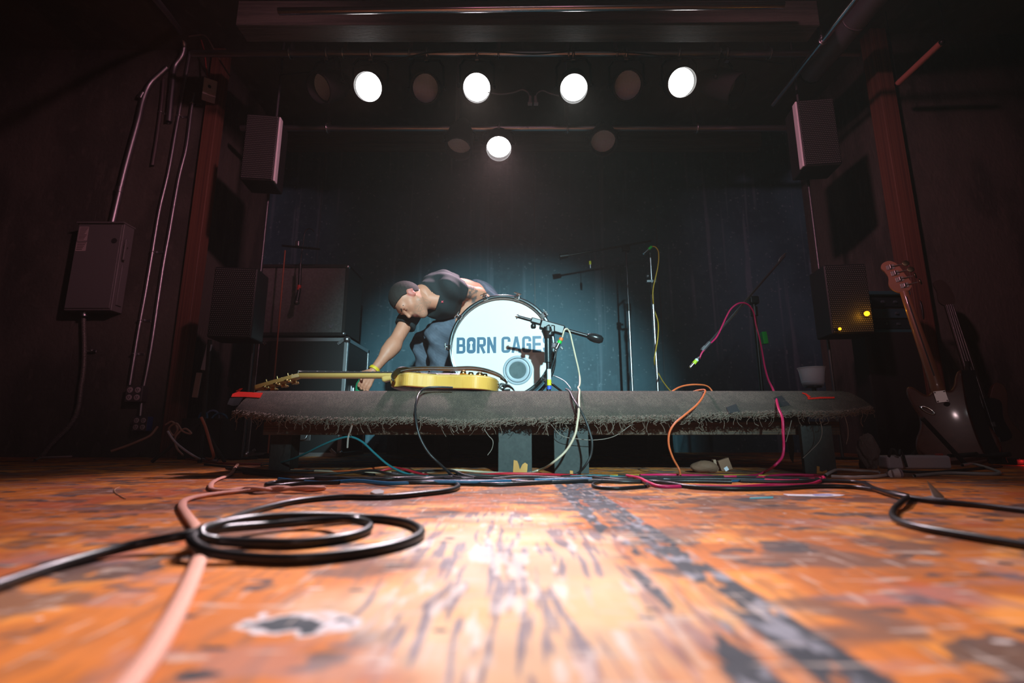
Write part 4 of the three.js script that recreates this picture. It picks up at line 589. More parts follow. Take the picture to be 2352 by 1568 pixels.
{ // rack amplifier behind the bass
  const D = 3.3, a = at(1972, 672, D), b = at(2130, 760, D), W = b.x - a.x, Hh = a.y - b.y, y0 = b.y, o = V((a.x + b.x) / 2, 0, -D - 0.02);
  const t = thing('amplifier_rack', 'black amplifier rack with teal light painted into its shell and panels behind the bass guitar neck', 'amplifier', o.toArray());
  obj('rack_shell', [bx(W, 0.03, 0.04, 0, y0 + Hh, -0.0, 0.01), bx(W, 0.03, 0.04, 0, y0, 0, 0.01), bx(0.03, Hh, 0.04, -W / 2, y0 + Hh / 2, 0, 0.01), bx(0.03, Hh, 0.04, W / 2, y0 + Hh / 2, 0, 0.01)], MAT([0.03, 0.1, 0.11], 0.45), t);  // black shell; the teal light on it is part of the colour
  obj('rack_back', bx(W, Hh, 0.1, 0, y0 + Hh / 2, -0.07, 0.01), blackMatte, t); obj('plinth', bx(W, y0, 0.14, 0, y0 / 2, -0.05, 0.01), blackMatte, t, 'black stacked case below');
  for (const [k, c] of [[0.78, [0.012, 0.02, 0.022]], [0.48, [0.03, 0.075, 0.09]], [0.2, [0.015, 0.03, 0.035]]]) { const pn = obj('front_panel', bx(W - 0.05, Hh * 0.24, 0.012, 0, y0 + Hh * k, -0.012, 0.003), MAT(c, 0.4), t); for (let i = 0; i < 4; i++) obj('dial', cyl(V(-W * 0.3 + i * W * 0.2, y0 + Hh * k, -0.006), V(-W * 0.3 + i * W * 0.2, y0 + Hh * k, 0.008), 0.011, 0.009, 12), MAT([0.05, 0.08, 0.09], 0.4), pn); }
  for (const s of [-1, 1]) obj('rack_handle', tube([V(s * (W / 2 - 0.03), y0 + Hh * 0.85, 0), V(s * (W / 2 - 0.03), y0 + Hh * 0.8, 0.03), V(s * (W / 2 - 0.03), y0 + Hh * 0.25, 0.03), V(s * (W / 2 - 0.03), y0 + Hh * 0.2, 0)], 0.007, 24, 8), blackMetal, t);
}
{ // microphone hung in front of the cabinet
  const D = 3.5, o = at(684, 690, D), t = thing('microphone', 'black microphone hanging upside down before the grille cloth with a red band', 'microphone', o.toArray()), p = rel(o);
  obj('cord', tube([p(721, 532, D + 0.02), p(716, 526, D), p(708, 525, D), p(701, 532, D), p(697, 556, D), p(692, 590, D), p(690, 625, D), p(686, 655, D)], 0.004, 40, 6), blackPlastic, t);
  obj('microphone_body', [cyl(p(690, 605, D), p(688, 655, D), 0.011, 0.012, 12), cyl(p(688, 662, D), p(682, 690, D), 0.012, 0.017, 14), ball(p(681, 694, D), 0.021, 12)], blackPlastic, t); obj('red_band', cyl(p(687.6, 655, D), p(686, 666, D), 0.0135, 0.0135, 14), MAT([0.6, 0.03, 0.02], 0.4), t, 'red band');
  obj('grille_ball', ball(p(681, 694, D), 0.0215, 12), MAT([0.12, 0.12, 0.12], 0.4, 0.8), t);
}
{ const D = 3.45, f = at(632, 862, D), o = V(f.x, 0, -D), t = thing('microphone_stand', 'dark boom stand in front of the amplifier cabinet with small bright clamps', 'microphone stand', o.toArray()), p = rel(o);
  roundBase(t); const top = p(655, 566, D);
  obj('pole', cyl(V(0, 0.02, 0), p(655, 575, D), 0.006, 0.005, 10), MAT([0.3, 0.07, 0.03], 0.5), t, 'thin pole coloured as if lit orange'); obj('boom_arm', cyl(p(648, 564, D), p(735, 572, D), 0.008, 0.008, 10), blackMetal, t);  // the orange light on the pole is put into its colour
  obj('clamp', [bx(0.03, 0.04, 0.03, 0, 0, 0, 0.006).translate(...p(684, 560, D).toArray()), ball(p(679, 565, D), 0.006, 8), ball(p(707, 568, D), 0.006, 8), ball(p(705, 584, D), 0.006, 8)], steel, t); }
// ================================================================ CONDUITS AND ELECTRICS ON THE LEFT
const WD = 3.52;                                                // front face of the left return wall
const pinkGlove = MAT([0.55, 0.5, 0.5], 0.5);
const pipeRun = (label, pts, r, mat = galvanised, seg) => { const P = pts.map(([x, y, d]) => at(x, y, d ?? WD - r - 0.006)); const t = thing('conduit', label, 'conduit', P[P.length - 1].toArray()), o = P[P.length - 1]; obj('pipe', tube(P.map((p) => p.clone().sub(o)), r, seg ?? pts.length * 10, 12), mat, t); return [t, o]; };
function strapOn(t, o, px, py, r, d) { const p = at(px, py, d ?? WD - r - 0.006).sub(o); obj('pipe_strap', [new THREE.TorusGeometry(r + 0.003, 0.004, 6, 18).rotateX(Math.PI / 2).translate(p.x, p.y, p.z), bx(0.05, 0.018, 0.004, p.x + r + 0.03, p.y, p.z - r - 0.002, 0.001)], steel, t); }
{ // safety switch box
  const D0 = 3.41, a = at(168, 512, D0), b = at(272, 712, D0), cx = at(215, 610, D0), w = 0.345, h = a.y - b.y, t = thing('switch_box', 'grey electrical switch box with paper labels mounted between conduits', 'electrical box', [cx.x, b.y, -WD + 0.001]);
  const grey = MAT([0.16, 0.155, 0.15], 0.5, 0.1);
  obj('enclosure', bx(w, h, 0.1, 0, h / 2, 0.05, 0.006), grey, t); obj('door', bx(w - 0.02, h - 0.03, 0.008, 0, h / 2, 0.104, 0.003), grey, t);
  obj('rain_hood', bx(w + 0.01, 0.012, 0.12, 0, h + 0.003, 0.056, 0.003), grey, t);
  obj('switch_handle', [bx(0.02, 0.06, 0.035, w / 2 + 0.01, h * 0.78, 0.07, 0.005), bx(0.014, 0.14, 0.02, w / 2 + 0.02, h * 0.68, 0.085, 0.005), bx(0.012, h * 0.46, 0.05, w / 2 + 0.005, h * 0.3, 0.05, 0.003)], grey, t);
  const lab = (n, w2, h2) => { const cv = document.createElement('canvas'); cv.width = 96; cv.height = 128; const c = cv.getContext('2d'); c.fillStyle = '#b9a9a6'; c.fillRect(0, 0, 96, 128); c.fillStyle = '#4c4240'; for (let i = 0; i < n; i++) c.fillRect(6, 8 + i * (116 / n), 84 - (i * 37) % 30, 116 / n * 0.45); const tx = new THREE.CanvasTexture(cv); tx.colorSpace = THREE.SRGBColorSpace; return MAT(0xffffff, 0.8, 0, { map: tx }); };
  obj('paper_label', bx(0.07, 0.11, 0.001, -w / 2 + 0.055, h - 0.085, 0.1088), lab(9), t, 'printed paper label'); obj('paper_label', bx(0.075, 0.07, 0.001, -w / 2 + 0.055, h - 0.185, 0.1088), lab(5), t, 'printed paper label');
  obj('knockout', cyl(V(w / 2 - 0.05, h - 0.14, 0.108), V(w / 2 - 0.05, h - 0.14, 0.112), 0.02, 0.02, 16), MAT([0.03, 0.03, 0.03], 0.5), t); obj('lower_hub', cyl(V(-0.06, -0.03, 0.05), V(-0.06, 0.01, 0.05), 0.022, 0.022, 14), steel, t);
}
{ const [t, o] = pipeRun('thick grey conduit rising from the switch box and bending toward the corner', [[384, 155], [372, 166], [345, 192], [330, 225], [318, 275], [300, 340], [284, 400], [270, 460], [258, 512]], 0.021); obj('coupling', cyl(at(323, 226, WD - 0.03).sub(o), at(329, 214, WD - 0.03).sub(o), 0.026, 0.026, 12), steel, t); obj('coupling', cyl(at(274, 442, WD - 0.03).sub(o), at(276, 430, WD - 0.03).sub(o), 0.025, 0.025, 12), steel, t); }
{ const [t, o] = pipeRun('thick conduit coming along under the ceiling and bending down at the corner post', [[300, -90, 1.9], [350, -12, 2.5], [395, 45, 3.1], [418, 82, 3.4], [423, 105, 3.46], [418, 128, 3.48], [402, 152, 3.49], [396, 200, 3.49], [388, 280, 3.49]], 0.021); }
{ const [t, o] = pipeRun('slim conduit running down the wall to the upper outlet box', [[437, 120], [428, 170], [421, 209], [404, 300], [386, 400], [367, 480], [350, 580], [333, 680], [318, 760], [305, 840], [298, 884]], 0.0125); for (const [x, y] of [[411, 266], [350, 578], [322, 735], [307, 812]]) strapOn(t, o, x, y, 0.0125); }
{ const [t, o] = pipeRun('slim conduit running down beside the corner post to the lower outlet box', [[447, 215], [440, 250], [428, 340], [413, 400], [400, 470], [388, 540], [376, 605], [363, 690], [350, 780], [338, 850], [328, 900], [322, 955]], 0.0125); strapOn(t, o, 442, 238, 0.0125); }
{ const [t, o] = pipeRun('thin dark conduit close beside the thick bend', [[376, 182], [372, 230], [368, 262], [360, 320], [350, 380]], 0.012, MAT([0.12, 0.1, 0.1], 0.5, 0.5)); strapOn(t, o, 369, 258, 0.012); }
{ // flexible conduit with rings
  const P = [[192, 716], [193, 760], [194, 800], [192, 850], [186, 890], [181, 930], [172, 958], [156, 982], [130, 1008], [110, 1030], [96, 1049]].map(([x, y]) => at(x, y, WD - 0.03)), o = P[P.length - 1].clone(), t = thing('conduit', 'ribbed flexible conduit hanging from the switch box to the floor', 'conduit', o.toArray()), Q = P.map((p) => p.clone().sub(o)), c = curve(Q);
  obj('core', tube(Q, 0.0135, 80, 10), MAT([0.16, 0.155, 0.13], 0.5, 0.4), t);
  const rings = []; for (let i = 0; i <= 110; i++) { const p = c.getPointAt(i / 110), d = c.getTangentAt(i / 110); rings.push(new THREE.TorusGeometry(0.0135, 0.003, 4, 10).applyQuaternion(new THREE.Quaternion().setFromUnitVectors(V(0, 0, 1), d)).translate(p.x, p.y, p.z)); }
  obj('rib', rings, MAT([0.2, 0.195, 0.17], 0.5, 0.4), t).userData.kind = 'stuff';
  obj('pipe_strap', [bx(0.08, 0.014, 0.006, 0.04, 0, 0, 0.001).translate(...at(196, 806, WD - 0.02).sub(o).toArray()), ball(at(211, 805, WD - 0.015).sub(o), 0.012, 8)], steel, t);
}
function outletBox(label, px, py, s, blue) {
  const D = WD - 0.055, p = at(px, py, D), t = thing('outlet_box', label, 'electrical outlet', [p.x, p.y - s / 2, -WD + 0.001]);
  obj('box', bx(s, s, 0.055, 0, s / 2, 0.0275, 0.005), blue ? MAT([0.05, 0.1, 0.3], 0.5) : MAT([0.12, 0.11, 0.11], 0.45, 0.5), t); obj('cover', bx(s * 0.98, s * 0.98, 0.004, 0, s / 2, 0.057, 0.001), MAT([0.2, 0.18, 0.18], 0.4, 0.6), t);
  for (const x of [-1, 1]) for (const y of [0.27, 0.73]) { const f = obj('receptacle', lathe([[0, 0.004], [s * 0.17, 0.004], [s * 0.19, 0], [0, 0]], 18).rotateX(Math.PI / 2).translate(x * s * 0.24, s * y, 0.059), pinkGlove, t, 'round pale receptacle'); obj('slots', [bx(0.003, 0.012, 0.002, x * s * 0.24 - 0.006, s * y + 0.003, 0.0635), bx(0.003, 0.012, 0.002, x * s * 0.24 + 0.006, s * y + 0.003, 0.0635), bx(0.005, 0.005, 0.002, x * s * 0.24, s * y - 0.008, 0.0635)], blackPlastic, f); }
}
outletBox('metal outlet box with four round receptacles under the slim conduit', 308, 904, 0.115, false);
outletBox('lower outlet box with a blue side and four receptacles near the floor', 322, 973, 0.1, true);
struct('trim_1', [bx(0.1, 3.28, 0.1, -2.41, 1.64, -3.53, 0.004)], redLitWood);
{ const p = at(474, 200, 3.36), t = thing('junction_box', 'small square junction box with one hole high on the corner post', 'electrical box', [p.x, p.y - 0.07, p.z]); obj('box', bx(0.09, 0.14, 0.1, 0, 0.07, -0.04, 0.004, 0, 0.6, 0), MAT([0.5, 0.42, 0.4], 0.5), t); obj('hole', cyl(V(0.025, 0.07, 0), V(0.032, 0.07, 0.01), 0.011, 0.011, 12), blackMatte, t); obj('cord', tube([V(0, 0.14, -0.04), V(-0.03, 0.2, -0.04), V(-0.06, 0.3, -0.05), V(-0.1, 0.45, -0.06), V(-0.16, 0.62, -0.05)], 0.006, 24, 6), MAT([0.3, 0.05, 0.04], 0.5), t); }
tag(obj('ceiling_cable', tube([[434, 84, 3.3], [445, 82, 3.3], [470, 82, 3.3], [492, 115, 3.3], [512, 150, 3.3], [528, 175, 3.3]].map(([x, y, d]) => at(x, y, d)), 0.006, 40, 6), MAT([0.1, 0.07, 0.05], 0.6)), 'dark cable sagging from the corner post toward the light pipes', 'cable');
// ---------------------------------------------------------------- ceiling and the right side
for (const [i, [py, D, h, d]] of [[50, 2.72, 0.18, 0.14], [320, 4.2, 0.2, 0.12]].entries()) { const p = at(1176, py, D); struct('trim_' + (i + 2), [bx(i ? 4.5 : 3.7, h, d, 0.1, p.y, p.z, 0.005)], darkWall); }
struct('trim_4', bx(0.12, 3.28, 0.12, 2.86, 1.64, -3.34, 0.004), redLitWood);
const alongZ = (name, label, cat, px0, py0, X, zEnd, r, mat) => { const a = onX(px0, py0, X), t = thing(name, label, cat, [a.x, a.y, a.z]); obj('pipe', cyl(V(0, 0, 0), V(0, 0, zEnd - a.z), r, r, 18), mat, t); return t; };
{ const t = alongZ('ceiling_pipe', 'shiny steel pipe under the ceiling running toward the audience', 'pipe', 1775, 240, 2.02, 0.6, 0.018, MAT([0.7, 0.62, 0.65], 0.25, 1)); obj('hanger_clip', [new THREE.TorusGeometry(0.024, 0.006, 6, 14).translate(0, 0, 0.62), bx(0.012, 0.09, 0.02, -0.012, 0.06, 0.62, 0.003, 0, 0, 0.15)], steel, t); }
{ const t = alongZ('ventilation_duct', 'fat round ventilation duct beside the ceiling pipe', 'duct', 1862, 168, 2.32, 0.6, 0.085, MAT([0.22, 0.2, 0.22], 0.5, 0.6)); for (const z of [0.5, 1.0, 1.5, 2.0]) obj('duct_seam', new THREE.TorusGeometry(0.087, 0.005, 6, 28).translate(0, 0, z), MAT([0.2, 0.18, 0.2], 0.5, 0.6), t); obj('end_cap', cyl(V(0, 0, -0.01), V(0, 0, 0.005), 0.088, 0.088, 24), blackMatte, t); }
{ const a = onX(2062, 192, 2.75), b = onX(2163, 97, 2.75), t = thing('fluorescent_fixture', 'unlit slim strip fixture with red light painted on, hung high above the bass guitar', 'fixture', a.toArray()); obj('housing', [cyl(V(0, 0, 0), b.clone().sub(a), 0.02, 0.02, 10)], MAT([0.45, 0.16, 0.12], 0.5), t); obj('hanging_wire', [tube([b.clone().sub(a), b.clone().sub(a).add(V(0.01, 0.08, 0.02)), b.clone().sub(a).add(V(0.0, 0.3, 0.03))], 0.003, 12, 5), tube([V(0, 0, 0), V(0, 0.3, 0), V(0, 0.6, 0)], 0.003, 8, 5)], blackMetal, t); obj('end_cap', [ball(V(0, 0, 0), 0.021, 8), ball(b.clone().sub(a), 0.021, 8)], blackMetal, t); }  // housing red paints in the stage light that falls on it
// ================================================================ CABLES
const black1 = MAT([0.014, 0.015, 0.017], 0.34), black2 = MAT([0.02, 0.021, 0.022], 0.5), tan = MAT([0.62, 0.5, 0.36], 0.5), redC = MAT([0.62, 0.02, 0.04], 0.42), orangeC = MAT([0.7, 0.14, 0.04], 0.45), yellowC = MAT([0.7, 0.42, 0.03], 0.45), tealC = MAT([0.02, 0.2, 0.24], 0.35), blueC = MAT([0.02, 0.14, 0.28], 0.35), whiteC = MAT([0.68, 0.68, 0.7], 0.45), magentaC = MAT([0.7, 0.015, 0.12], 0.42);
// a point is [pixel x, pixel y, distance] or, without a distance, lies on the floor; the fourth number lifts it off the floor
const cpt = (r) => ([x, y, d, lift = 0]) => (d ? at(x, y, d) : onY(x, y, r + lift));
function cable(name, label, pts, r, mat, group, seg = 8) {
  const P = pts.map(cpt(r)), o = P[0].clone(); o.y = Math.min(...P.map((p) => p.y)) - r; const m = obj(name, tube(P.map((p) => p.clone().sub(o)), r, pts.length * seg, 10), mat); m.position.copy(o); return tag(m, label, 'cable', group);
}
// thick black cable coiled in the foreground
cable('coiled_cable', 'thick black cable coiled in two loops on the bare floor', [[700, 1098, 0, 0.004], [860, 1100, 0, 0.004], [960, 1103, 0, 0.003], [1030, 1107], [1052, 1114], [1035, 1125], [975, 1133], [880, 1141], [780, 1141], [690, 1149], [600, 1168], [530, 1192, 0, 0.006], [466, 1218, 0, 0.012], [440, 1241, 0, 0.014], [470, 1264, 0, 0.006], [560, 1279], [680, 1283], [800, 1272], [900, 1254], [957, 1234], [965, 1216], [930, 1199], [860, 1190], [780, 1185, 0, 0.006], [680, 1184, 0, 0.013], [580, 1190, 0, 0.016], [500, 1204, 0, 0.018], [462, 1218, 0, 0.018], [462, 1232, 0, 0.012], [500, 1241, 0, 0.004], [580, 1246], [680, 1247], [780, 1236], [838, 1220], [847, 1205, 0, 0.003], [815, 1194, 0, 0.016], [740, 1196, 0, 0.006], [620, 1205, 0, 0.004], [520, 1213, 0, 0.01], [455, 1222, 0, 0.0135], [415, 1231, 0, 0.012], [300, 1253, 0, 0.004], [150, 1293], [0, 1342], [-120, 1385]], 0.0068, black1, undefined, 12);
// flat braided rope, doubled back and twisted on itself
function flatSweep(P, hw, hh, seg) {
  const c = curve(P), pos = [], uv = [], idx = [], K = 10, Q = c.getSpacedPoints(seg); let len = 0;
  Q.forEach((p, i) => { const t = Q[Math.min(seg, i + 1)].clone().sub(Q[Math.max(0, i - 1)]).normalize(), s = V(0, 1, 0).cross(t).normalize(), u = t.clone().cross(s).normalize(); if (i) len += p.distanceTo(Q[i - 1]);
    for (let k = 0; k <= K; k++) { const a = 2 * Math.PI * k / K, q = p.clone().addScaledVector(s, Math.cos(a) * hw).addScaledVector(u, Math.sin(a) * hh); pos.push(q.x, q.y, q.z); uv.push(k / K * 3, len / 0.03); if (i < seg && k < K) { const b = i * (K + 1) + k; idx.push(b, b + 1, b + K + 1, b + 1, b + K + 2, b + K + 1); } } });
  const g = new THREE.BufferGeometry(); g.setAttribute('position', new THREE.Float32BufferAttribute(pos, 3)); g.setAttribute('uv', new THREE.Float32BufferAttribute(uv, 2)); g.setIndex(idx); g.computeVertexNormals(); return g;
}
{
  const braid = dataTex(128, 128, (u, v) => { const a = Math.abs(Math.sin((u * 8 + v * 8) * Math.PI)), b = Math.abs(Math.sin((u * 8 - v * 8) * Math.PI)), k = Math.min(a, b), n = fbm(u * 20, v * 20, 2); let c = mix3([0.78, 0.36, 0.25], [0.88, 0.5, 0.37], n); return mix3(c, [0.4, 0.12, 0.06], sst(1 - k, 0.8, 1) * 0.75); });
  const mat = MAT(0xffffff, 0.7, 0, { map: braid, bumpMap: braid, bumpScale: 0.001 });
  const A = [[240, 1640], [285, 1585], [335, 1520], [390, 1430], [435, 1340], [460, 1275], [464, 1240], [450, 1210], [428, 1180], [418, 1160], [428, 1147], [460, 1139], [520, 1131], [565, 1127], [600, 1124, 0, 0.004], [640, 1119, 0, 0.008], [680, 1123, 0, 0.004], [712, 1125], [744, 1121]], B = [[546, 1066], [540, 1074], [527, 1090], [495, 1103], [484, 1114], [492, 1124], [520, 1126], [560, 1121], [600, 1122, 0, 0.008], [635, 1126], [665, 1122, 0, 0.006], [700, 1119, 0, 0.01], [744, 1120, 0, 0.006]];
  const cv = (L) => L.map(([x, y, d, lift = 0]) => onY(x, y, 0.0055 + lift)), o = onY(600, 1124, 0), t = thing('braided_rope', 'flat salmon-coloured braided cord running forward and twisted back on itself', 'rope', o.toArray());
  obj('strand', flatSweep(cv(A).map((p) => p.sub(o)), 0.0085, 0.0052, 260), mat, t); obj('strand', flatSweep(cv(B).map((p) => p.sub(o)), 0.0075, 0.0048, 160), mat, t);
}
// the drum-side cables that climb over the carpet
cable('microphone_cable', 'cream cable looped over the short boom stand and hanging to the floor', [[1291, 779, 2.47], [1293, 768, 2.46], [1297, 757, 2.46], [1303, 755, 2.47], [1309, 764, 2.48], [1313, 780, 2.46], [1321, 815, 2.42], [1328, 845, 2.36], [1332, 870, 2.28], [1331, 885, 2.2], [1328, 890, 2.14], [1331, 896, 2.08], [1330, 915, 1.97], [1330, 940, 1.9], [1327, 965, 1.87], [1320, 1000, 1.86], [1300, 1035, 1.86], [1270, 1062, 1.86], [1235, 1080, 0, 0.002], [1205, 1087], [1150, 1086], [1100, 1083], [1040, 1079, 0, 0.006], [980, 1084], [900, 1085], [820, 1084], [700, 1080], [640, 1078]], 0.0043, tan);
{ const o = at(1287, 790, 2.46), t = thing('cable_plug', 'cable plug with orange and green bands hanging from the short boom stand', 'plug', o.toArray()), p = rel(o); xlr(t, p(1291, 774, 2.46), p(1278, 800, 2.46), [[0.08, 0.3, orangeTape], [0.32, 0.55, greenTape]]); obj('release_tab', bx(0.012, 0.02, 0.008, 0, 0, 0, 0.002, 0, 0, 0.6).translate(...p(1290, 799, 2.46).toArray()), blackPlastic, t); }
cable('microphone_cable', 'thin black wire curling from the hanging plug down to the drum spur', [[1279, 801, 2.46], [1277, 815, 2.46], [1274, 830, 2.48], [1270, 845, 2.55], [1268, 852, 2.6]], 0.003, black2);
cable('drum_cable', 'pale braided wire arching from the drum edge to the carpet', [[1270, 862, 2.6], [1280, 866, 2.58], [1295, 874, 2.5], [1306, 885, 2.4], [1314, 897, 2.3]], 0.0032, MAT([0.5, 0.55, 0.58], 0.35, 0.7));
cable('microphone_cable', 'black cable spilling over the carpet below the yellow guitar', [[1040, 890, 2.035], [1015, 889, 2.035], [995, 889, 2.03], [978, 891, 2.02], [965, 900, 2.0], [957, 918, 1.94], [954, 945, 1.9], [957, 975, 1.88], [965, 1005, 1.87], [985, 1040, 1.86], [1010, 1065, 1.85], [1035, 1088, 0, 0.01], [1060, 1098, 0, 0.006], [1110, 1100]], 0.0048, black1);
cable('microphone_cable', 'black cable hanging over the carpet beside the cream one', [[1300, 893, 2.15], [1308, 898, 2.08], [1318, 917, 1.97], [1332, 940, 1.9], [1345, 965, 1.88], [1354, 990, 1.87], [1360, 1015, 1.86], [1357, 1045, 1.86], [1345, 1068, 1.86], [1325, 1088, 0, 0.004], [1290, 1094]], 0.0045, black2);
cable('microphone_cable', 'orange-red cable that loops up behind the carpet edge and down to the floor', [[1640, 905, 2.3], [1628, 889, 2.3], [1600, 883, 2.25], [1570, 886, 2.22], [1545, 898, 2.16], [1530, 912, 2.16], [1560, 910, 2.14], [1600, 897, 2.1], [1618, 895, 2.06], [1616, 908, 1.99], [1600, 930, 1.92], [1570, 955, 1.88], [1550, 972, 1.87], [1538, 992, 1.87], [1536, 1020, 1.87], [1545, 1050, 1.87], [1560, 1078, 1.87], [1563, 1092, 0, 0.002]], 0.0038, orangeC);
cable('microphone_cable', 'red cable draped over the angled boom stand and down to the floor', [[1606, 824, 2.74], [1612, 810, 2.74], [1625, 795, 2.75], [1645, 775, 2.78], [1658, 750, 2.8], [1668, 728, 2.82], [1680, 708, 2.83], [1698, 696, 2.84], [1716, 698, 2.86], [1730, 715, 2.88], [1736, 745, 2.89], [1744, 775, 2.88], [1750, 805, 2.8], [1756, 840, 2.65], [1764, 870, 2.45], [1775, 893, 2.2], [1782, 912, 2.04], [1789, 940, 1.92], [1797, 960, 1.88], [1799, 1000, 1.87], [1800, 1030, 1.87], [1796, 1050, 1.86], [1780, 1068, 1.85], [1755, 1084, 0, 0.003], [1730, 1092], [1680, 1094], [1600, 1092], [1530, 1090], [1470, 1091]], 0.0048, magentaC);
{ const o = at(1594, 834, 2.72), t = thing('cable_plug', 'silver cable plug with a yellow-green band dangling at the angled boom end', 'plug', o.toArray()), p = rel(o); xlr(t, p(1606, 820, 2.73), p(1585, 844, 2.73), [[0.22, 0.34, whiteTape], [0.34, 0.62, MAT([0.55, 0.75, 0.02], 0.5)]]); }
{ const o = at(1485, 578, 3.56), t = thing('cable_plug', 'silver cable plug with a green band at the top of the straight stand', 'plug', o.toArray()), p = rel(o); xlr(t, p(1497, 566, 3.56), p(1478, 583, 3.56), [[0.02, 0.4, greenTape]]); }
cable('microphone_cable', 'yellow cable wound down the straight stand and onto the riser', [[1496, 567, 3.56], [1503, 566, 3.55], [1511, 574, 3.55], [1513, 590, 3.55], [1511, 612, 3.55], [1505, 640, 3.55], [1500, 665, 3.56], [1500, 690, 3.57], [1503, 712, 3.63], [1509, 730, 3.63], [1512, 745, 3.58], [1511, 775, 3.55], [1507, 800, 3.55], [1503, 825, 3.56], [1505, 845, 3.63], [1512, 857, 3.6], [1520, 872, 3.4], [1533, 890, 3.1], [1542, 900, 2.9]], 0.0042, yellowC);
// the arching cables at the left
cable('floor_cable', 'teal cable arching up before the dark space under the riser', [[600, 1068, 0, 0], [660, 1058, 2.1, 0], [700, 1042, 2.02], [740, 1022, 1.99], [775, 1008, 1.98], [805, 1003, 1.97], [830, 1013, 1.96], [860, 1040, 1.94], [890, 1066, 1.92], [915, 1080, 1.9], [940, 1089, 0, 0.003], [985, 1094]], 0.0042, tealC);
cable('floor_cable', 'pale lavender cable drooping from the wall clutter to the floor', [[385, 990, 2.6], [398, 1010, 2.6], [420, 1030, 2.58], [444, 1046, 2.56], [470, 1054, 0, 0.002], [500, 1058]], 0.0055, MAT([0.5, 0.42, 0.48], 0.5));
cable('floor_cable', 'reddish twisted lead falling to the floor by the pole foot', [[462, 958, 2.5], [470, 975, 2.5], [478, 1000, 2.5], [485, 1025, 2.5], [490, 1042, 2.5], [475, 1052, 0, 0.002], [500, 1056]], 0.007, MAT([0.4, 0.12, 0.07], 0.6));
cable('floor_cable', 'pinkish cord sloping from the outlet down to the floor', [[362, 980, 3.2], [345, 1000, 3.15], [320, 1012, 3.1], [290, 1024, 3.08], [255, 1036, 3.05]], 0.008, MAT([0.55, 0.3, 0.22], 0.6));
cable('floor_cable', 'grey cord lying along the foot of the conduit wall', [[80, 1056], [110, 1050], [180, 1047.5], [250, 1047], [300, 1046], [322, 1040, 3.4]], 0.006, MAT([0.4, 0.36, 0.34], 0.6));
cable('floor_cable', 'tangled pale wires in a clump near the wall outlets', [[380, 975, 2.7], [395, 968, 2.7], [408, 985, 2.7], [398, 1000, 2.72], [388, 985, 2.7], [405, 972, 2.68], [420, 990, 2.7], [440, 996, 2.7], [425, 984, 2.7], [402, 1005, 2.7], [405, 1025, 2.7], [420, 1045, 2.6]], 0.005, MAT([0.45, 0.25, 0.2], 0.6));
cable('floor_cable', 'white cord hanging down under the frayed carpet edge', [[812, 962, 1.95], [806, 985, 1.96], [800, 1005, 1.97], [798, 1028, 1.98]], 0.0035, MAT([0.55, 0.5, 0.45], 0.6));
// bundle along the foot of the riser
const bundle = 'black cable lying in the long bundle along the riser foot';
const B = (pts, r, m = black1, label = bundle, g = label === bundle ? 'black cables in the bundle along the riser foot' : undefined) => cable('floor_cable', label, pts, r, m, g);
B([[780, 1108, 0, 0.004], [690, 1110], [630, 1115], [612, 1114], [632, 1107], [680, 1103, 0, 0.004], [760, 1098], [830, 1100, 0, 0.004], [900, 1104], [980, 1100, 0, 0.006], [1040, 1096], [1120, 1100, 0, 0.004], [1200, 1107], [1300, 1106], [1420, 1101], [1560, 1099], [1700, 1100], [1850, 1102], [1960, 1106], [2010, 1122, 0, 0.004], [2060, 1136, 0, 0.004], [2140, 1150], [2250, 1160], [2420, 1180]], 0.0062, black1, 'black cable running the whole riser foot and off past the grey box');
B([[560, 1085], [640, 1093], [740, 1096, 0, 0.005], [820, 1104], [900, 1099, 0, 0.008], [1000, 1098], [1080, 1104], [1180, 1105], [1280, 1098], [1400, 1096]], 0.006);
B([[520, 1075], [620, 1086], [720, 1090], [800, 1085, 0, 0.006], [850, 1080, 0, 0.016], [900, 1088, 0, 0.01], [960, 1093], [1060, 1090, 0, 0.006], [1140, 1093], [1250, 1096], [1400, 1098], [1500, 1095], [1640, 1097]], 0.005, black2);
B([[690, 1092], [800, 1100, 0, 0.006], [880, 1110], [960, 1108, 0, 0.006], [1060, 1110], [1150, 1112], [1240, 1108], [1340, 1104], [1440, 1106], [1560, 1104], [1680, 1106]], 0.0062);
B([[900, 1085], [1000, 1081, 0, 0.012], [1040, 1081, 0, 0.02], [1070, 1092, 0, 0.008], [1120, 1100], [1200, 1094, 0, 0.006], [1300, 1100]], 0.005, black2);
B([[640, 1100], [740, 1108], [820, 1104, 0, 0.008], [900, 1110, 0, 0.004], [1000, 1106, 0, 0.008], [1120, 1106, 0, 0.006], [1240, 1102], [1360, 1100, 0, 0.006]], 0.0055, blueC, 'dark blue cable woven through the bundle at the riser foot');
B([[1340, 1095], [1420, 1102, 0, 0.004], [1500, 1106], [1540, 1110, 0, 0.002], [1590, 1118], [1680, 1122], [1780, 1121], [1880, 1116], [1960, 1118], [2030, 1128], [2080, 1137], [2072, 1152, 0, 0.004], [2052, 1172], [2062, 1195], [2120, 1212], [2220, 1230], [2420, 1262]], 0.0062, black1, 'black cable bending back on itself near the grey box at the side');
B([[1480, 1117], [1420, 1121], [1375, 1119], [1362, 1112], [1385, 1105], [1430, 1103], [1470, 1106], [1488, 1112], [1482, 1117]], 0.005, black1, 'small loop of black cable next to the worn floor line');
B([[1420, 1092], [1540, 1096], [1680, 1094], [1800, 1097], [1900, 1100]], 0.0045, black2);
B([[1700, 1104], [1800, 1106], [1900, 1104], [1990, 1108]], 0.0055, black2);
B([[470, 1066], [560, 1075], [640, 1082], [760, 1080], [860, 1090]], 0.005, black2);
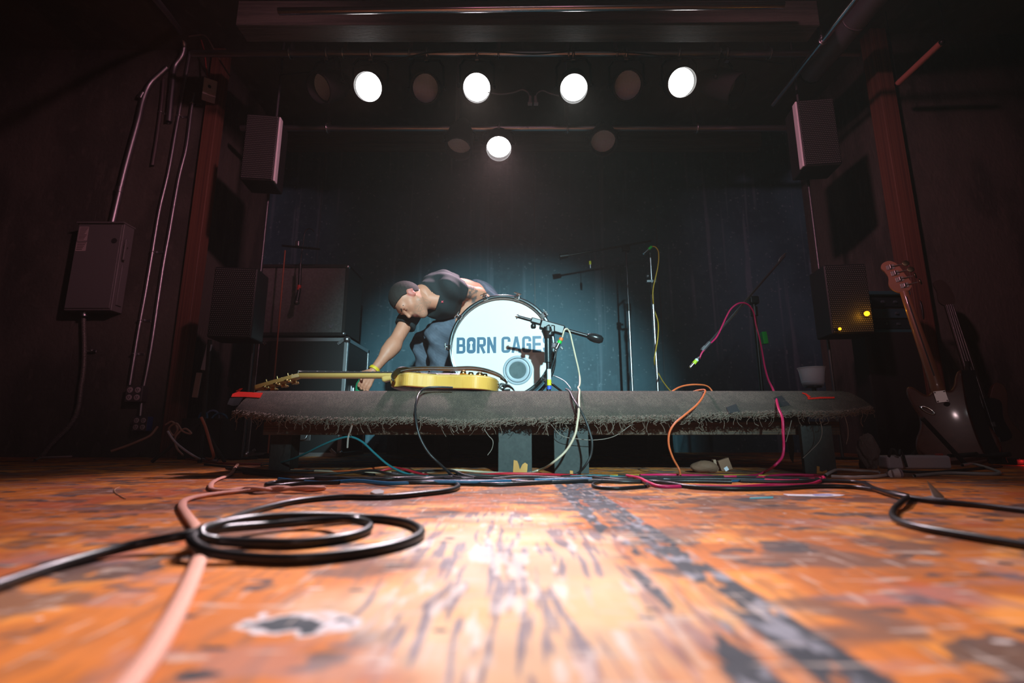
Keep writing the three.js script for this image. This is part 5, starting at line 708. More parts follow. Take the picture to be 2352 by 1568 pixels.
B([[1062, 1094], [1110, 1090, 0, 0.004], [1160, 1087, 0, 0.004], [1260, 1089], [1340, 1093], [1400, 1097]], 0.0045, redC, 'red cable lying over the bundle before the plywood legs');
B([[870, 1082], [900, 1075, 0, 0.012], [930, 1078, 0, 0.014], [955, 1085, 0, 0.006], [985, 1092]], 0.0046, redC, 'red cable end curving over the bundle beside the teal arch');
B([[620, 1076], [690, 1078], [760, 1082], [820, 1080, 0, 0.006], [880, 1073, 0, 0.014], [910, 1074, 0, 0.014], [940, 1083]], 0.0045, orangeC, 'orange cable among the bundle beneath the teal arch');
B([[1400, 1092], [1500, 1091], [1600, 1091.5], [1700, 1091], [1780, 1092], [1830, 1092]], 0.003, yellowC, 'thin yellow cable stretched along the riser foot');
B([[1440, 1092, 0, 0.006], [1470, 1098, 0, 0.01], [1490, 1108, 0, 0.004], [1520, 1117], [1600, 1116], [1680, 1118], [1760, 1114], [1840, 1114], [1880, 1106], [1890, 1095, 0, 0.003], [1840, 1090], [1760, 1095], [1740, 1100], [1800, 1104], [1870, 1100]], 0.0048, magentaC, 'crimson cable snaking across the bundle and doubling back');
B([[1760, 1094], [1820, 1092], [1870, 1095], [1885, 1100], [1840, 1105], [1770, 1101], [1755, 1096], [1800, 1090, 0, 0.005], [1875, 1091, 0, 0.004]], 0.0042, magentaC, 'small crimson cable tangle at the end of the bundle');
B([[1310, 1094], [1370, 1092, 0, 0.004], [1440, 1096], [1540, 1102]], 0.004, tealC, 'teal cable end in the bundle between the plywood legs');
B([[1500, 1103], [1600, 1106], [1700, 1104], [1800, 1101]], 0.004, blueC, 'short blue cable beside the crimson one in the bundle');
// white leads on the right
B([[1895, 1092, 0, 0.004], [1910, 1083, 0, 0.01], [1935, 1078, 0, 0.006], [1980, 1081], [2020, 1084]], 0.0055, whiteC, 'white lead curving up from the bundle beside the power strip');
{ cable('floor_cable', 'white lead ending in a moulded plug beside the power strip', [[1910, 1094], [1950, 1096], [2000, 1095], [2040, 1090]], 0.006, whiteC); const o = onY(2050, 1090, 0), t = thing('cable_plug', 'white moulded plug lying on the floor', 'plug', o.toArray()), p = (x, y, h) => onY(x, y, h).sub(o); obj('plug_body', [cyl(p(2036, 1090, 0.006), p(2050, 1088, 0.012), 0.007, 0.015, 14), cyl(p(2050, 1088, 0.012), p(2064, 1087, 0.014), 0.015, 0.019, 14)], whiteC, t); obj('plug_face', cyl(p(2064, 1087, 0.014), p(2067, 1087, 0.014), 0.0185, 0.017, 14), MAT([0.45, 0.4, 0.5], 0.4), t); }
cable('floor_cable', 'grey lead bending round beyond the power strip', [[2210, 1068, 0, 0.02], [2240, 1066, 0, 0.012], [2275, 1076], [2287, 1088], [2250, 1088], [2190, 1086], [2100, 1092]], 0.006, MAT([0.4, 0.42, 0.42], 0.5));
cable('floor_cable', 'thin black lead in the shade before the power strip', [[2040, 1080], [2120, 1084], [2200, 1080], [2260, 1074], [2300, 1070]], 0.006, black2);
cable('floor_cable', 'thin wire curl alone on the dim floor beyond the rope', [[275, 1118], [265, 1122], [264, 1130], [275, 1138], [288, 1145]], 0.0012, MAT([0.5, 0.3, 0.16], 0.6));
cable('floor_cable', 'reddish cord straggling from the wall clutter to the bundle', [[355, 1042], [420, 1052], [480, 1060], [520, 1064], [600, 1066]], 0.005, MAT([0.3, 0.06, 0.05], 0.6));
// ================================================================ SMALL THINGS ON AND ABOUT THE STAGE
{ // plastic cup on a stand base
  const D = 2.5, b = at(1868, 887, D), t0 = at(1866, 845, D), o = V(b.x, b.y, -D), h = t0.y - b.y, t = thing('plastic_cup', 'translucent ribbed plastic cup on the riser near the speaker pole', 'cup', o.toArray()), r1 = 0.062, r0 = 0.047;
  const cupMat = PHY([0.85, 0.87, 0.95], 0.45, 0, { transmission: 0.35, thickness: 0 });
  const g = lathe([[0, 0.002], [r0, 0.002], [r0 + 0.004, 0.02], [r1 - 0.004, h - 0.02], [r1, h - 0.003], [r1 + 0.002, h], [r1 - 0.001, h], [r1 - 0.005, h - 0.02], [r0, 0.022], [r0 - 0.002, 0.005], [0, 0.005]], 40);
  obj('cup_wall', g, cupMat, t); const ribs = []; for (let k = 0; k < 4; k++) ribs.push(new THREE.TorusGeometry(r0 + 0.004 + (r1 - r0 - 0.008) * (k + 1) / 18, 0.0012, 5, 40).rotateX(Math.PI / 2).translate(0, 0.02 + k * 0.009, 0)); ribs.forEach((r) => obj('rib', r, cupMat, t)); obj('rolled_rim', new THREE.TorusGeometry(r1 + 0.001, 0.0022, 6, 40).rotateX(Math.PI / 2).translate(0, h, 0), cupMat, t);
  const s = thing('stand_base', 'dark round weighted base with short stem under the plastic cup', 'stand', [o.x, RT, -D]); obj('base', lathe([[0, 0.03], [0.02, 0.028], [0.1, 0.012], [0.11, 0], [0, 0]], 30), blackMetal, s); obj('stem', cyl(V(0, 0.02, 0), V(0, b.y - RT, 0), 0.012, 0.012, 12), blackMetal, s); obj('plate', cyl(V(0, b.y - RT - 0.006, 0), V(0, b.y - RT, 0), 0.04, 0.04, 20), blackMetal, s);
}
{ // bottle in the person's hand is built with the person; loose floor litter here
  const litter = (name, label, cat, px, h, mat, thick = 0.0012) => { const P = px.map(([x, y]) => onY(x, y, 0)), o = P.reduce((a, p) => a.add(p), V(0, 0, 0)).multiplyScalar(1 / P.length), g = ext(poly(P.map((p) => [p.x - o.x, -(p.z - o.z)])), thick).rotateX(-Math.PI / 2); const m = obj(name, g, mat); m.position.copy(o).setY(0.0002); return tag(m, label, cat); };
  const paper = litter('paper_strip', 'torn white paper strip with a blue mark lying on the floor', 'paper', [[1799, 1135], [1830, 1136], [1866, 1136], [1900, 1134], [1941, 1137], [1930, 1140], [1890, 1141], [1850, 1140], [1812, 1139]], 0, MAT([0.85, 0.85, 0.88], 0.8));
  { const q = onY(1890, 1138, 0); obj('blue_mark', bx(0.045, 0.0008, 0.012, q.x - paper.position.x, 0.0017, q.z - paper.position.z), blueTape, paper, 'blue mark'); }
  litter('tape_strip', 'thin turquoise tape strip stuck to the floor', 'tape', [[1722, 1143], [1776, 1141.5], [1776, 1144.5], [1723, 1146]], 0, MAT([0.05, 0.4, 0.45], 0.5));
  litter('paper_scrap', 'small white triangle of paper tucked in the cable bundle', 'paper', [[1103, 1105], [1113, 1098], [1117, 1105]], 0, MAT([0.85, 0.85, 0.85], 0.8));
  litter('paper_scrap', 'flat white label beside the small paper triangle in the cable bundle', 'paper', [[1080, 1108], [1106, 1108], [1104, 1110], [1084, 1110]], 0, MAT([0.8, 0.8, 0.85], 0.7));
  litter('paint_flake', 'curled grey paint flake beside the black cable', 'flake', [[851, 1133], [858, 1128], [872, 1126], [882, 1130], [880, 1136], [862, 1137]], 0, MAT([0.4, 0.4, 0.38], 0.7), 0.004);
  litter('tape_strip', 'grey tape end curled at one corner near the bending cable', 'tape', [[2078, 1148], [2110, 1143], [2150, 1138], [2172, 1146], [2140, 1149], [2100, 1152]], 0, MAT([0.25, 0.27, 0.28], 0.6));
  { const o = onY(2146, 1143, 0), g = new THREE.ConeGeometry(0.012, 0.05, 5).rotateZ(0.5).translate(0, 0.02, 0); const m = obj('tape_curl', g, MAT([0.5, 0.45, 0.36], 0.6)); m.position.copy(o); tag(m, 'upright pointed curl of peeling tape', 'tape'); }
  litter('tape_strip', 'pink tape sliver on the floor beside the worn line', 'tape', [[1490, 1146], [1545, 1148], [1545, 1149.5], [1492, 1148]], 0, MAT([0.6, 0.2, 0.16], 0.6));
}
{ // power strip
  const a = onY(2050, 1078, 0), b = onY(2215, 1079, 0), L = b.x - a.x, o = V((a.x + b.x) / 2, 0, a.z - 0.06), t = thing('power_strip', 'white power strip lying on the floor at the foot of the guitar stand', 'power strip', o.toArray(), 0.02);
  obj('housing', bx(L, 0.06, 0.07, 0, 0.03, 0, 0.012), MAT([0.55, 0.53, 0.58], 0.4), t); for (let k = 0; k < 5; k++) obj('socket', cyl(V(-L * 0.3 + k * L * 0.14, 0.058, 0), V(-L * 0.3 + k * L * 0.14, 0.062, 0), 0.018, 0.017, 16), MAT([0.3, 0.3, 0.32], 0.5), t);
  obj('switch', bx(0.025, 0.012, 0.02, L * 0.42, 0.062, 0, 0.003), MAT([0.4, 0.05, 0.04], 0.4), t);
  obj('cord', tube([V(-L * 0.48, 0.03, 0.02), V(-L * 0.42, 0.09, 0.045), V(-L * 0.36, 0.06, 0.05), V(-L * 0.3, 0.085, 0.045), V(-L * 0.26, 0.01, 0.05)], 0.006, 30, 6), blackPlastic, t);
}
{ // pouch / crumpled cloth by the strip
  const o = onY(2025, 1078, 0), g = new THREE.IcosahedronGeometry(0.07, 8), p = g.attributes.position; for (let i = 0; i < p.count; i++) { const v = V(p.getX(i), p.getY(i), p.getZ(i)), k = 0.5 + 0.95 * fbm(v.x * 34 + 5, v.y * 34 + v.z * 26, 3); p.setXYZ(i, v.x * k * 0.6, Math.max(-0.055, v.y * k * 1.3), v.z * k * 0.6); } g.computeVertexNormals(); const m = obj('cloth_bundle', g, MAT([0.14, 0.11, 0.1], 0.85)); m.position.set(o.x, 0.055, o.z - 0.07); tag(m, 'crumpled grey cloth bundle at the end of the power strip', 'cloth'); }
{ // things in the dark under the riser
  { const q = onY(1630, 1087, 0), g = new THREE.IcosahedronGeometry(0.05, 3), p = g.attributes.position; for (let i = 0; i < p.count; i++) { const k = 0.8 + 0.4 * fbm(p.getX(i) * 18 + 4, p.getY(i) * 18 + p.getZ(i) * 14, 2); p.setXYZ(i, p.getX(i) * k * 1.15, Math.max(-0.022, p.getY(i) * k * 0.5), p.getZ(i) * k * 0.7); } g.computeVertexNormals(); const m = obj('wood_block', g, MAT([0.2, 0.1, 0.06], 0.8)); m.position.set(q.x, 0.022, q.z - 0.04); tag(m, 'rounded brown lump of wood under the riser behind the yellow cable', 'wood'); }
  const w = (name, label, px, py, sx, sy, c, rz) => { const q = onY(px, py, 0), m = obj(name, bx(sx, sy, 0.02, 0, sy / 2, 0, 0.002, 0, 0, rz), MAT(c, 0.7)); m.position.set(q.x, 0, q.z - 0.03); tag(m, label, 'wood'); };
  w('wood_scrap', 'thin splinter of wood standing beside the rounded brown lump', 1650, 1084, 0.012, 0.05, [0.4, 0.24, 0.16], 0.15); w('wood_scrap', 'rough wood chunk behind the white card under the riser', 1672, 1082, 0.05, 0.05, [0.25, 0.12, 0.07], 0.3);
  { const q = onY(1662, 1082, 0), m = obj('white_card', bx(0.016, 0.016, 0.001, 0, 0.012, 0, 0, 0, 0, 0.5), MAT([0.75, 0.75, 0.85], 0.6)); m.position.set(q.x, 0, q.z + 0.03); tag(m, 'tiny white card propped beside the rounded brown lump', 'card'); }
  { const q = onY(1838, 1068, 0), m = thing('small_tin', 'small shiny tin with a thread tied to it under the riser', 'tin', [q.x, 0, q.z + 0.1]); obj('tin_body', bx(0.026, 0.028, 0.02, 0, 0.014, 0, 0.004), MAT([0.6, 0.62, 0.68], 0.3, 0.8), m); obj('tin_lid', bx(0.028, 0.007, 0.022, 0, 0.03, 0, 0.002), MAT([0.3, 0.32, 0.36], 0.4, 0.8), m); }
  { const q = at(1813, 1010, 2.2), m = obj('tape_tail', ext(poly([[-0.018, 0.03], [0.014, 0.03], [0.018, -0.03], [0.006, -0.1], [-0.006, -0.08]]), 0.002), MAT([0.12, 0.16, 0.18], 0.6)); m.position.copy(q); tag(m, 'grey tape tail hanging from the riser underside', 'tape'); }
}
{ // grey box at the right edge
  const a = onY(2318, 1180, 0), o = V(a.x + 0.33, 0, a.z - 0.06), t = thing('floor_box', 'scuffed grey metal floor box beside the bending cable', 'box', o.toArray(), 0.05); const m = MAT(0xffffff, 0.55, 0.2, { map: dataTex(128, 128, (u, v) => mix3([0.1, 0.085, 0.075], [0.42, 0.42, 0.4], sst(fbm(u * 7, v * 7, 4), 0.5, 0.75))) });
  obj('box_body', bx(0.26, 0.085, 0.12, 0, 0.0475, 0, 0.008), m, t); obj('lid', bx(0.265, 0.012, 0.125, 0, 0.092, 0, 0.004), m, t); for (const x of [-1, 1]) for (const z of [-1, 1]) obj('rubber_foot', cyl(V(x * 0.11, 0, z * 0.045), V(x * 0.11, 0.006, z * 0.045), 0.012, 0.012, 10), blackPlastic, t);
}
{ // red standby light far right
  const p = at(2343, 1058, 2.6), t = thing('standby_light', 'tiny red standby light glowing in the dark beside the guitars', 'lamp', [p.x, 0, p.z]); obj('bulb', new THREE.SphereGeometry(0.009, 10, 8).translate(0, p.y, 0), new THREE.MeshStandardMaterial({ color: 0x220000, emissive: col([1, 0.03, 0.03]), emissiveIntensity: 1.2 }), t); obj('pedal_body', bx(0.12, Math.max(0.03, p.y - 0.012), 0.16, 0.03, Math.max(0.03, p.y - 0.012) / 2, -0.07, 0.006), blackMatte, t);
  const l = new THREE.PointLight(col([1, 0.03, 0.03]), 0.004, 0, 2); l.position.set(0, p.y, 0.02); l.name = 'standby_glow'; l.castShadow = true; l.shadow.radius = 0.3; t.add(l);
}
{ // dim clutter between riser and conduit wall
  const o = onY(500, 1052, 0), t = thing('cable_crate', 'dark open crate of blue-tagged cables between riser and outlet boxes', 'crate', [o.x - 0.02, 0, o.z + 0.06]); obj('crate_wall', [bx(0.26, 0.26, 0.012, 0, 0.13, 0.12, 0.003), bx(0.26, 0.26, 0.012, 0, 0.13, -0.12, 0.003), bx(0.012, 0.26, 0.24, -0.125, 0.13, 0, 0.003), bx(0.012, 0.26, 0.24, 0.125, 0.13, 0, 0.003), bx(0.26, 0.012, 0.24, 0, 0.006, 0)], blackMatte, t);
  for (const [x, y, c] of [[-0.06, 0.28, blueC], [0.0, 0.29, MAT([0.2, 0.25, 0.45], 0.5)], [0.05, 0.27, blueC]]) obj('cable_loop', new THREE.TorusGeometry(0.045, 0.007, 6, 24).rotateY(x * 8).translate(x, y - 0.02, 0.02), c, t, 'loop of bluish cable');
}
{ const D = 2.8, a = at(478, 790, D), t = thing('music_stand', 'dark folded stand with pale side plates beside the low loudspeaker', 'stand', [a.x, 0, -D]), p = rel(V(a.x, 0, -D)); obj('side_plate', bx(0.03, p(475, 790, D).y - p(475, 850, D).y, 0.01, 0, p(475, 820, D).y, 0, 0.003, 0, 0, -0.12), MAT([0.32, 0.3, 0.36], 0.5), t); obj('side_plate', bx(0.032, p(475, 855, D).y - p(475, 912, D).y, 0.01, -0.035, p(475, 884, D).y, 0, 0.003, 0, 0, -0.06), MAT([0.3, 0.22, 0.2], 0.5), t); obj('post', cyl(V(0.02, 0, -0.02), p(482, 780, D), 0.012, 0.012, 10), blackMatte, t); for (const s of [-1, 0, 1]) obj('leg', cyl(V(0, 0.22, -0.02), V(s * 0.2, 0.008, s ? 0.05 : -0.2), 0.009, 0.009, 8), blackMatte, t); }
// ================================================================ THE PERSON BENDING BEHIND THE DRUM
const smin = (a, b, k) => { const h = Math.max(k - Math.abs(a - b), 0) / k; return Math.min(a, b) - h * h * k * 0.25; };
function cap(a, b, r1, r2 = r1) { const d = b.clone().sub(a), L = d.lengthSq(); return (p) => { const x = p.x - a.x, y = p.y - a.y, z = p.z - a.z, t = Math.min(1, Math.max(0, (x * d.x + y * d.y + z * d.z) / L)), u = x - d.x * t, v = y - d.y * t, w = z - d.z * t; return Math.sqrt(u * u + v * v + w * w) - r1 - (r2 - r1) * t; }; }
function ell(c, r) { return (p) => { const x = (p.x - c.x) / r.x, y = (p.y - c.y) / r.y, z = (p.z - c.z) / r.z, k = Math.sqrt(x * x + y * y + z * z); return (k - 1) * Math.min(r.x, r.y, r.z) * (0.6 + 0.4 * k / (k + 0.2)); }; }
const uni = (list, k) => (p) => { let d = list[0](p); for (let i = 1; i < list.length; i++) d = smin(d, list[i](p), k); return d; };
{
  const G = V(-0.35, RT, -3.35), t = thing('person', 'person in black T-shirt and jeans bending beside the drum, reaching down for a bottle', 'person', G.toArray()), P = (x, y, D) => at(x, y, D).sub(G);
  const pelvis = P(1098, 692, 3.46), waist = P(1064, 680, 3.32), chest = P(1014, 674, 3.12), neck = P(974, 676, 3.02);
  const LS = P(1034, 660, 3.02), LE = P(1100, 676, 3.2), LW = P(1052, 742, 3.2), RS = P(952, 706, 3.13), RE = P(903, 794, 3.02), RW = P(857, 852, 2.93);
  const Lhip = P(1118, 706, 3.38), Rhip = P(1076, 712, 3.52), LK = P(1006, 768, 3.22), RK = P(972, 790, 3.42), LA = P(1014, 905, 3.34), RA = P(990, 915, 3.5); LA.y = RA.y = 0.09;
  const hd = P(941, 691, 2.97), hu = V(-0.93, 0.24, 0.27).normalize(); let hf = V(-0.38, -0.86, 0.34); hf.addScaledVector(hu, -hf.dot(hu)).normalize(); const hx = hu.clone().cross(hf);
  const HM = new THREE.Matrix4().makeBasis(hx, hu, hf).scale(V(1, 1, 1)).setPosition(hd), HI = HM.clone().invert();
  // head in its own axes: x to its left, y to the crown, z out of the face
  const skull = uni([ell(V(0, 0.03, -0.018), V(0.077, 0.098, 0.098)), ell(V(0, -0.03, 0.022), V(0.062, 0.082, 0.072)), cap(V(-0.05, -0.055, 0), V(0, -0.102, 0.058), 0.02, 0.019), cap(V(0.05, -0.055, 0), V(0, -0.102, 0.058), 0.02, 0.019), cap(V(-0.034, 0.032, 0.072), V(0.034, 0.032, 0.072), 0.014)], 0.03);
  const face = (p) => { let d = skull(p); for (const s of [-1, 1]) { const e = Math.hypot(p.x - s * 0.032, p.y - 0.008, p.z - 0.094) - 0.015; d = Math.max(d, -smin(e, 1, 0.001) - 0.0 + 0.0) ; d = smin(d, Math.hypot(p.x - s * 0.031, p.y - 0.006, p.z - 0.076) - 0.0125, 0.006); }
    d = smin(d, nose(p), 0.012); d = smin(d, lips(p), 0.008); for (const e of ears) d = smin(d, e(p), 0.008); d = smin(d, cheek(p), 0.03); return d; };
  const nose = uni([cap(V(0, 0.02, 0.082), V(0, -0.024, 0.106), 0.008, 0.0115), cap(V(-0.013, -0.03, 0.09), V(0.013, -0.03, 0.09), 0.008)], 0.01);
  const lips = uni([cap(V(-0.02, -0.06, 0.078), V(0.02, -0.06, 0.078), 0.008), cap(V(0, -0.056, 0.086), V(0, -0.057, 0.086), 0.006), cap(V(-0.014, -0.071, 0.078), V(0.014, -0.071, 0.078), 0.008)], 0.004);
  const ears = [-1, 1].map((s) => uni([ell(V(s * 0.081, 0.006, -0.014), V(0.011, 0.031, 0.019)), cap(V(s * 0.088, 0.03, -0.02), V(s * 0.089, 0.008, -0.034), 0.006, 0.006)], 0.008)), cheek = uni([-1, 1].map((s) => cap(V(s * 0.045, -0.015, 0.045), V(s * 0.05, -0.005, 0.03), 0.02)), 0.01);
  const q = V(0, 0, 0);
  const headWorld = surfaceNet((p) => { let d = face(p); return smin(d, cap(V(0, -0.05, -0.04), V(0, -0.16, -0.06), 0.056, 0.06)(p), 0.03); }, V(-0.11, -0.17, -0.14), V(0.11, 0.15, 0.13), 0.0045).applyMatrix4(HM);
  const nk0 = V(0, -0.1, -0.045).applyMatrix4(HM);
  const bodyF = uni([cap(pelvis, waist, 0.135, 0.115), cap(waist, chest, 0.115, 0.135), cap(chest, neck, 0.125, 0.06), cap(neck, nk0, 0.062, 0.057), cap(chest, LS, 0.09, 0.062), cap(chest, RS, 0.09, 0.06), cap(LS, LE, 0.054, 0.042), cap(LE, LW, 0.043, 0.028), cap(RS, RE, 0.053, 0.041), cap(RE.clone().lerp(RW, 0.25).add(V(0, 0.004, 0)), RE, 0.043, 0.039), cap(RE, RW, 0.041, 0.0265), cap(pelvis, Lhip, 0.12, 0.1), cap(pelvis, Rhip, 0.12, 0.1), cap(Lhip, LK, 0.085, 0.055), cap(Rhip, RK, 0.085, 0.055), cap(LK, LA, 0.053, 0.038), cap(RK, RA, 0.053, 0.038)], 0.035);
  const box = (pts, m) => { const b = new THREE.Box3().setFromPoints(pts).expandByScalar(m); return [b.min, b.max]; };
  const parts = [surfaceNet(bodyF, ...box([pelvis, LS, RS, LE, RW, LA, RA, LK, RK, nk0], 0.15), 0.012), headWorld];
  // hands: palm and five fingers each
  function hand(w, dir, palmN, curl, thumbSide) {               // w wrist, dir towards the fingers, palmN out of the palm
    const d = dir.clone().normalize(), n = palmN.clone().addScaledVector(d, -palmN.dot(d)).normalize(), s = d.clone().cross(n).multiplyScalar(thumbSide), at3 = (a, b, c) => w.clone().addScaledVector(d, a).addScaledVector(s, b).addScaledVector(n, c), L = [];
    L.push(cap(at3(0, 0, 0), at3(0.03, 0, 0), 0.025, 0.022)); for (const b of [-0.028, -0.009, 0.01, 0.028]) L.push(cap(at3(0.015, b * 0.6, 0), at3(0.088, b, 0), 0.014, 0.0115));
    [[0.03, 0.07], [0.011, 0.08], [-0.009, 0.074], [-0.028, 0.058]].forEach(([b, l], i) => { let p0 = at3(0.088, b, 0), a = curl * 0.6; for (let k = 0; k < 3; k++) { const len = l * [0.45, 0.31, 0.24][k], dv = d.clone().multiplyScalar(Math.cos(a)).addScaledVector(n, Math.sin(a)); const p1 = p0.clone().addScaledVector(dv, len); L.push(cap(p0, p1, 0.0095 - k * 0.0008, 0.0088 - k * 0.0008)); p0 = p1; a += curl; } });
    let p0 = at3(0.025, 0.026, 0.004), p1 = at3(0.055, 0.05, 0.022), p2 = at3(0.085, 0.05, 0.038), p3 = at3(0.105, 0.042, 0.048); L.push(cap(p0, p1, 0.015, 0.0115), cap(p1, p2, 0.0105, 0.0098), cap(p2, p3, 0.0096, 0.0085));
    return [uni(L, 0.008), at3(0.09, 0, 0.03)];
  }
  const RD = P(836, 886, 2.885).sub(RW); const [rh] = hand(RW, RD, V(0.35, -0.25, 0.85), 0.42, 1); const LD = P(1044, 786, 3.19).sub(LW); const [lh] = hand(LW, LD, V(0.9, 0, 0.2), 0.3, -1);
  parts.push(surfaceNet(rh, ...box([RW, RW.clone().addScaledVector(RD.clone().normalize(), 0.19)], 0.1), 0.0042), surfaceNet(lh, ...box([LW, LW.clone().addScaledVector(LD.clone().normalize(), 0.19)], 0.1), 0.006));
  const bodyG = mergeGeometries(parts.map((g) => { const c = g.toNonIndexed ? g : g; return c; }));
  { // tattoo ink on the left upper arm, flushed ear and lips
    const p = bodyG.attributes.position, c = new Float32Array(p.count * 3), ax = LE.clone().sub(LS), L2 = ax.lengthSq(), ear = V(0.088, 0.006, -0.016).applyMatrix4(HM), lip = V(0, -0.063, 0.084).applyMatrix4(HM);
    for (let i = 0; i < p.count; i++) { const v = V(p.getX(i), p.getY(i), p.getZ(i)), k = v.clone().sub(LS).dot(ax) / L2, off = v.distanceTo(LS.clone().addScaledVector(ax, k)); let s = [0.62, 0.25, 0.155];
      if (k > 0.35 && k < 0.82 && off < 0.075) { const n = fbm(v.x * 55 + 3, v.y * 55 + v.z * 40, 3); s = mix3(s, [0.09, 0.1, 0.1], sst(n, 0.42, 0.56) * 0.85); s = mix3(s, [0.5, 0.08, 0.06], sst(fbm(v.x * 40 + 30, v.y * 40 + 9, 2), 0.66, 0.74) * 0.8); }
      { const w = v.clone().applyMatrix4(HI); if (Math.abs(w.x) < 0.1 && w.y < -0.025 && w.y > -0.13 && w.z > -0.02 && w.z < 0.12) s = mix3(s, [0.3, 0.18, 0.13], 0.55 * sst(fbm(w.x * 400, w.y * 400 + w.z * 310, 2), 0.3, 0.6) * sst(-w.y, 0.025, 0.05)); } s = mix3(s, [0.62, 0.17, 0.13], 1 - sst(v.distanceTo(ear), 0.02, 0.04)); s = mix3(s, [0.5, 0.16, 0.13], 1 - sst(v.distanceTo(lip), 0.014, 0.026)); c.set(s, i * 3); }
    bodyG.setAttribute('color', new THREE.BufferAttribute(c, 3)); }
  obj('body', bodyG, MAT(0xffffff, 0.52, 0, { vertexColors: true }), t, 'bare arms, neck and face');
  // hair: close-cropped cap cut along the hairline
  const hairF = (p) => { const d = skull(p) - 0.006 - 0.002 * vn(p.x * 300, p.y * 300 + p.z * 170); const line = Math.max(-(p.y - 0.05) + (p.z > 0.02 ? (p.z - 0.02) * 0.5 : (p.z - 0.02) * 1.15), -0.2); const side = p.z > 0.05 ? Math.max(line, p.z * 0.35 - 0.03 - (p.y - 0.06) * 0.4) : line; return Math.max(d, side); };
  obj('hair', surfaceNet(hairF, V(-0.1, -0.1, -0.13), V(0.1, 0.15, 0.12), 0.005).applyMatrix4(HM), MAT([0.022, 0.015, 0.012], 0.8), t, 'short dark hair');
  obj('eyebrows', [-1, 1].map((s) => surfaceNet(uni([cap(V(s * 0.014, 0.028, 0.0925), V(s * 0.034, 0.034, 0.0885), 0.0048), cap(V(s * 0.034, 0.034, 0.0885), V(s * 0.054, 0.029, 0.0725), 0.0048, 0.003)], 0.003), V(-0.07, 0.01, 0.05), V(0.07, 0.05, 0.11), 0.003).applyMatrix4(HM)), MAT([0.02, 0.014, 0.012], 0.8), t);
  obj('eyelashes', [-1, 1].map((s) => surfaceNet(cap(V(s * 0.023, 0.001, 0.0875), V(s * 0.043, 0.002, 0.083), 0.0024), V(-0.07, -0.02, 0.05), V(0.07, 0.03, 0.11), 0.0022).applyMatrix4(HM)), MAT([0.015, 0.012, 0.012], 0.7), t);
  // T-shirt
  const fold = (p, a) => 0.0045 * Math.sin(p.x * 42 + p.y * 25 * a + p.z * 18) + 0.003 * Math.sin(p.x * 17 - p.z * 52 + p.y * 60);
  const plane = (c, n) => { const m = n.clone().normalize(), k = m.dot(c); return (p) => p.x * m.x + p.y * m.y + p.z * m.z - k; };
  const hem = pelvis.clone().lerp(waist, 0.35), slL = LS.clone().lerp(LE, 0.42), slR = RS.clone().lerp(RE, 0.5);
  const torso = uni([cap(pelvis, waist, 0.14, 0.125), cap(waist, chest, 0.13, 0.148), cap(chest, neck, 0.138, 0.075), cap(chest, LS, 0.11, 0.07), cap(chest, RS, 0.1, 0.072), cap(waist.clone().add(V(-0.02, -0.06, 0)), chest.clone().add(V(-0.02, -0.07, 0)), 0.1, 0.1), cap(LS, slL, 0.066, 0.064), cap(RS, slR, 0.07, 0.066)], 0.04);
  const cutHem = plane(hem, pelvis.clone().sub(waist)), cutL = plane(slL, LE.clone().sub(LS)), cutR = plane(slR, RE.clone().sub(RS)), cutN = plane(neck.clone().lerp(nk0, 0.12), nk0.clone().sub(chest));
  const shirtF = (p) => { let d = torso(p) + fold(p, 1); d = Math.max(d, cutHem(p)); if (p.distanceTo(LE) < p.distanceTo(chest)) d = Math.max(d, cutL(p)); if (p.distanceTo(RE) < p.distanceTo(chest)) d = Math.max(d, cutR(p)); return p.distanceTo(nk0) + 0.02 < p.distanceTo(RS) ? Math.max(d, cutN(p)) : d; };
  obj('shirt', surfaceNet(shirtF, ...box([hem, LS, RS, slL, slR, neck, waist, chest], 0.19), 0.009), MAT([0.014, 0.02, 0.022], 0.85), t, 'black T-shirt with a tiny red chest mark');
  const col2 = neck.clone().lerp(nk0, 0.06); obj('collar', new THREE.TorusGeometry(0.068, 0.009, 8, 28).applyQuaternion(new THREE.Quaternion().setFromUnitVectors(V(0, 0, 1), nk0.clone().sub(chest).normalize())).translate(col2.x, col2.y, col2.z), MAT([0.016, 0.02, 0.022], 0.85), t);
  { const c = P(1016, 693, 2.95), dir = ray(1016, 693).normalize(); let k = 0, p = c.clone().addScaledVector(dir, -0.2); for (; k < 60 && shirtF(p) > 0.002; k++) p.addScaledVector(dir, Math.max(0.002, shirtF(p) * 0.6)); obj('chest_mark', ext(poly([[-0.008, 0.008], [0, 0.004], [0.008, 0.008], [0.004, 0], [0.008, -0.008], [0, -0.004], [-0.008, -0.008], [-0.004, 0]]), 0.002).translate(p.x, p.y, p.z + 0.002), MAT([0.6, 0.03, 0.05], 0.6), t, 'tiny red embroidered mark'); }
  // jeans
  const jeansF = (() => { const a = uni([cap(pelvis, waist.clone().lerp(pelvis, 0.4), 0.145, 0.135), cap(pelvis, Lhip, 0.135, 0.115), cap(pelvis, Rhip, 0.135, 0.115), cap(Lhip, LK, 0.105, 0.078), cap(Rhip, RK, 0.105, 0.078), cap(LK, LA, 0.078, 0.062), cap(RK, RA, 0.078, 0.062)], 0.04), top = plane(pelvis.clone().lerp(waist, 0.45), waist.clone().sub(pelvis)); return (p) => Math.max(a(p) + fold(p, 2) * 1.2, top(p) - 4 * Math.max(0, pelvis.y - 0.03 - p.y), 0.055 - p.y); })();
  const denim = dataTex(128, 128, (u, v) => { const w = Math.abs(Math.sin((u + v) * Math.PI * 60)), n = fbm(u * 8, v * 8, 3); return mix3([0.035, 0.045, 0.065], [0.14, 0.155, 0.2], 0.45 * w + 0.5 * n); });
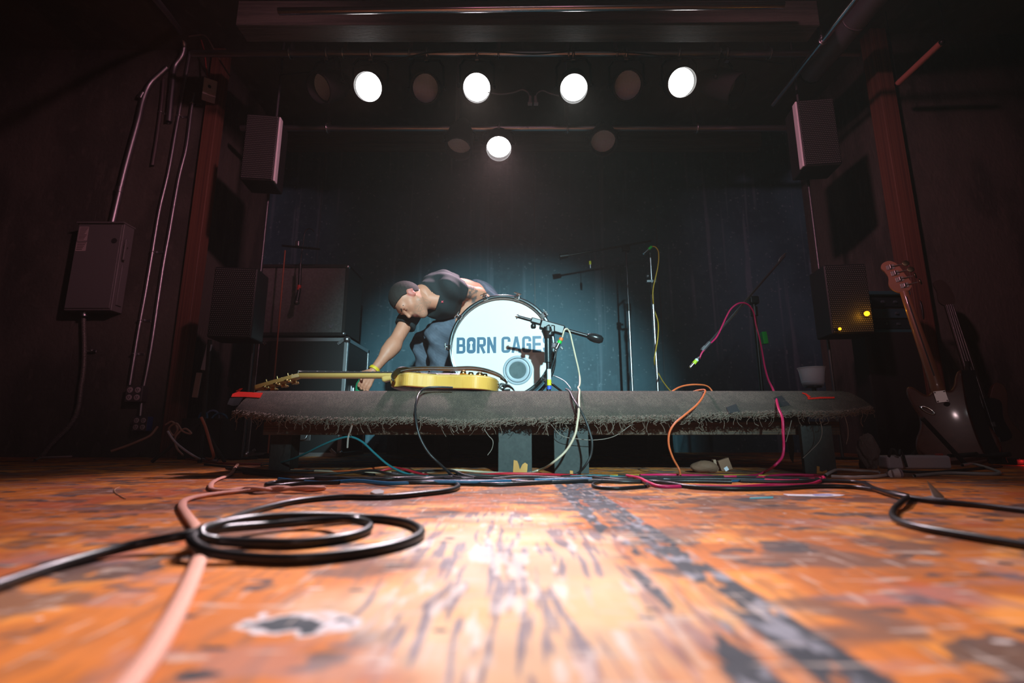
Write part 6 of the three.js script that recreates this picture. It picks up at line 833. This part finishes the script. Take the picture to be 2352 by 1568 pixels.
  const jg = surfaceNet(jeansF, ...box([pelvis, Lhip, Rhip, LK, RK, LA, RA], 0.17), 0.011); { const p = jg.attributes.position, uv = new Float32Array(p.count * 2); for (let i = 0; i < p.count; i++) { uv[i * 2] = (p.getX(i) + p.getZ(i)) * 5; uv[i * 2 + 1] = p.getY(i) * 5; } jg.setAttribute('uv', new THREE.BufferAttribute(uv, 2)); }
  obj('jeans', jg, MAT(0xffffff, 0.85, 0, { map: denim }), t, 'faded blue jeans');
  for (const [A, K] of [[LA, LK], [RA, RK]]) { const f = V(-0.8, 0, 0.4).normalize(), s = surfaceNet(uni([cap(A.clone().setY(0.05).addScaledVector(f, -0.05), A.clone().setY(0.04).addScaledVector(f, 0.13), 0.045, 0.036), cap(A.clone().setY(0.1), A.clone().setY(0.05), 0.045, 0.045)], 0.03), ...box([A.clone().setY(0.05).addScaledVector(f, -0.08), A.clone().setY(0.05).addScaledVector(f, 0.16)], 0.07), 0.01); const pp = s.attributes.position; for (let i = 0; i < pp.count; i++) if (pp.getY(i) < 0.004) pp.setY(i, 0.004); obj('shoe', s, blackMatte, t); }
  { const c = RW.clone().addScaledVector(RE.clone().sub(RW).normalize(), 0.012), n = RE.clone().sub(RW).normalize(); obj('wristband', lathe([[0.0315, -0.009], [0.0335, -0.009], [0.0345, 0.009], [0.0325, 0.009]], 28).applyQuaternion(new THREE.Quaternion().setFromUnitVectors(V(0, 1, 0), n)).translate(c.x, c.y, c.z), MAT([0.85, 0.55, 0.02], 0.5), t, 'yellow wristband'); }
}
{ // the bottle in the reaching hand
  const b = at(829, 885, 2.9), o = V(b.x, RT + 0.001, b.z), t = thing('bottle', 'small green bottle with silver cap held in the reaching hand', 'bottle', o.toArray());
  obj('glass', lathe([[0, 0], [0.03, 0], [0.033, 0.006], [0.033, 0.095], [0.03, 0.115], [0.015, 0.14], [0.0125, 0.15], [0.0125, 0.175], [0, 0.175]], 28), PHY([0.02, 0.3, 0.14], 0.1, 0, { clearcoat: 1 }), t); obj('cap', cyl(V(0, 0.172, 0), V(0, 0.188, 0), 0.0145, 0.014, 18), steel, t);
}
renderer.render(scene, camera);
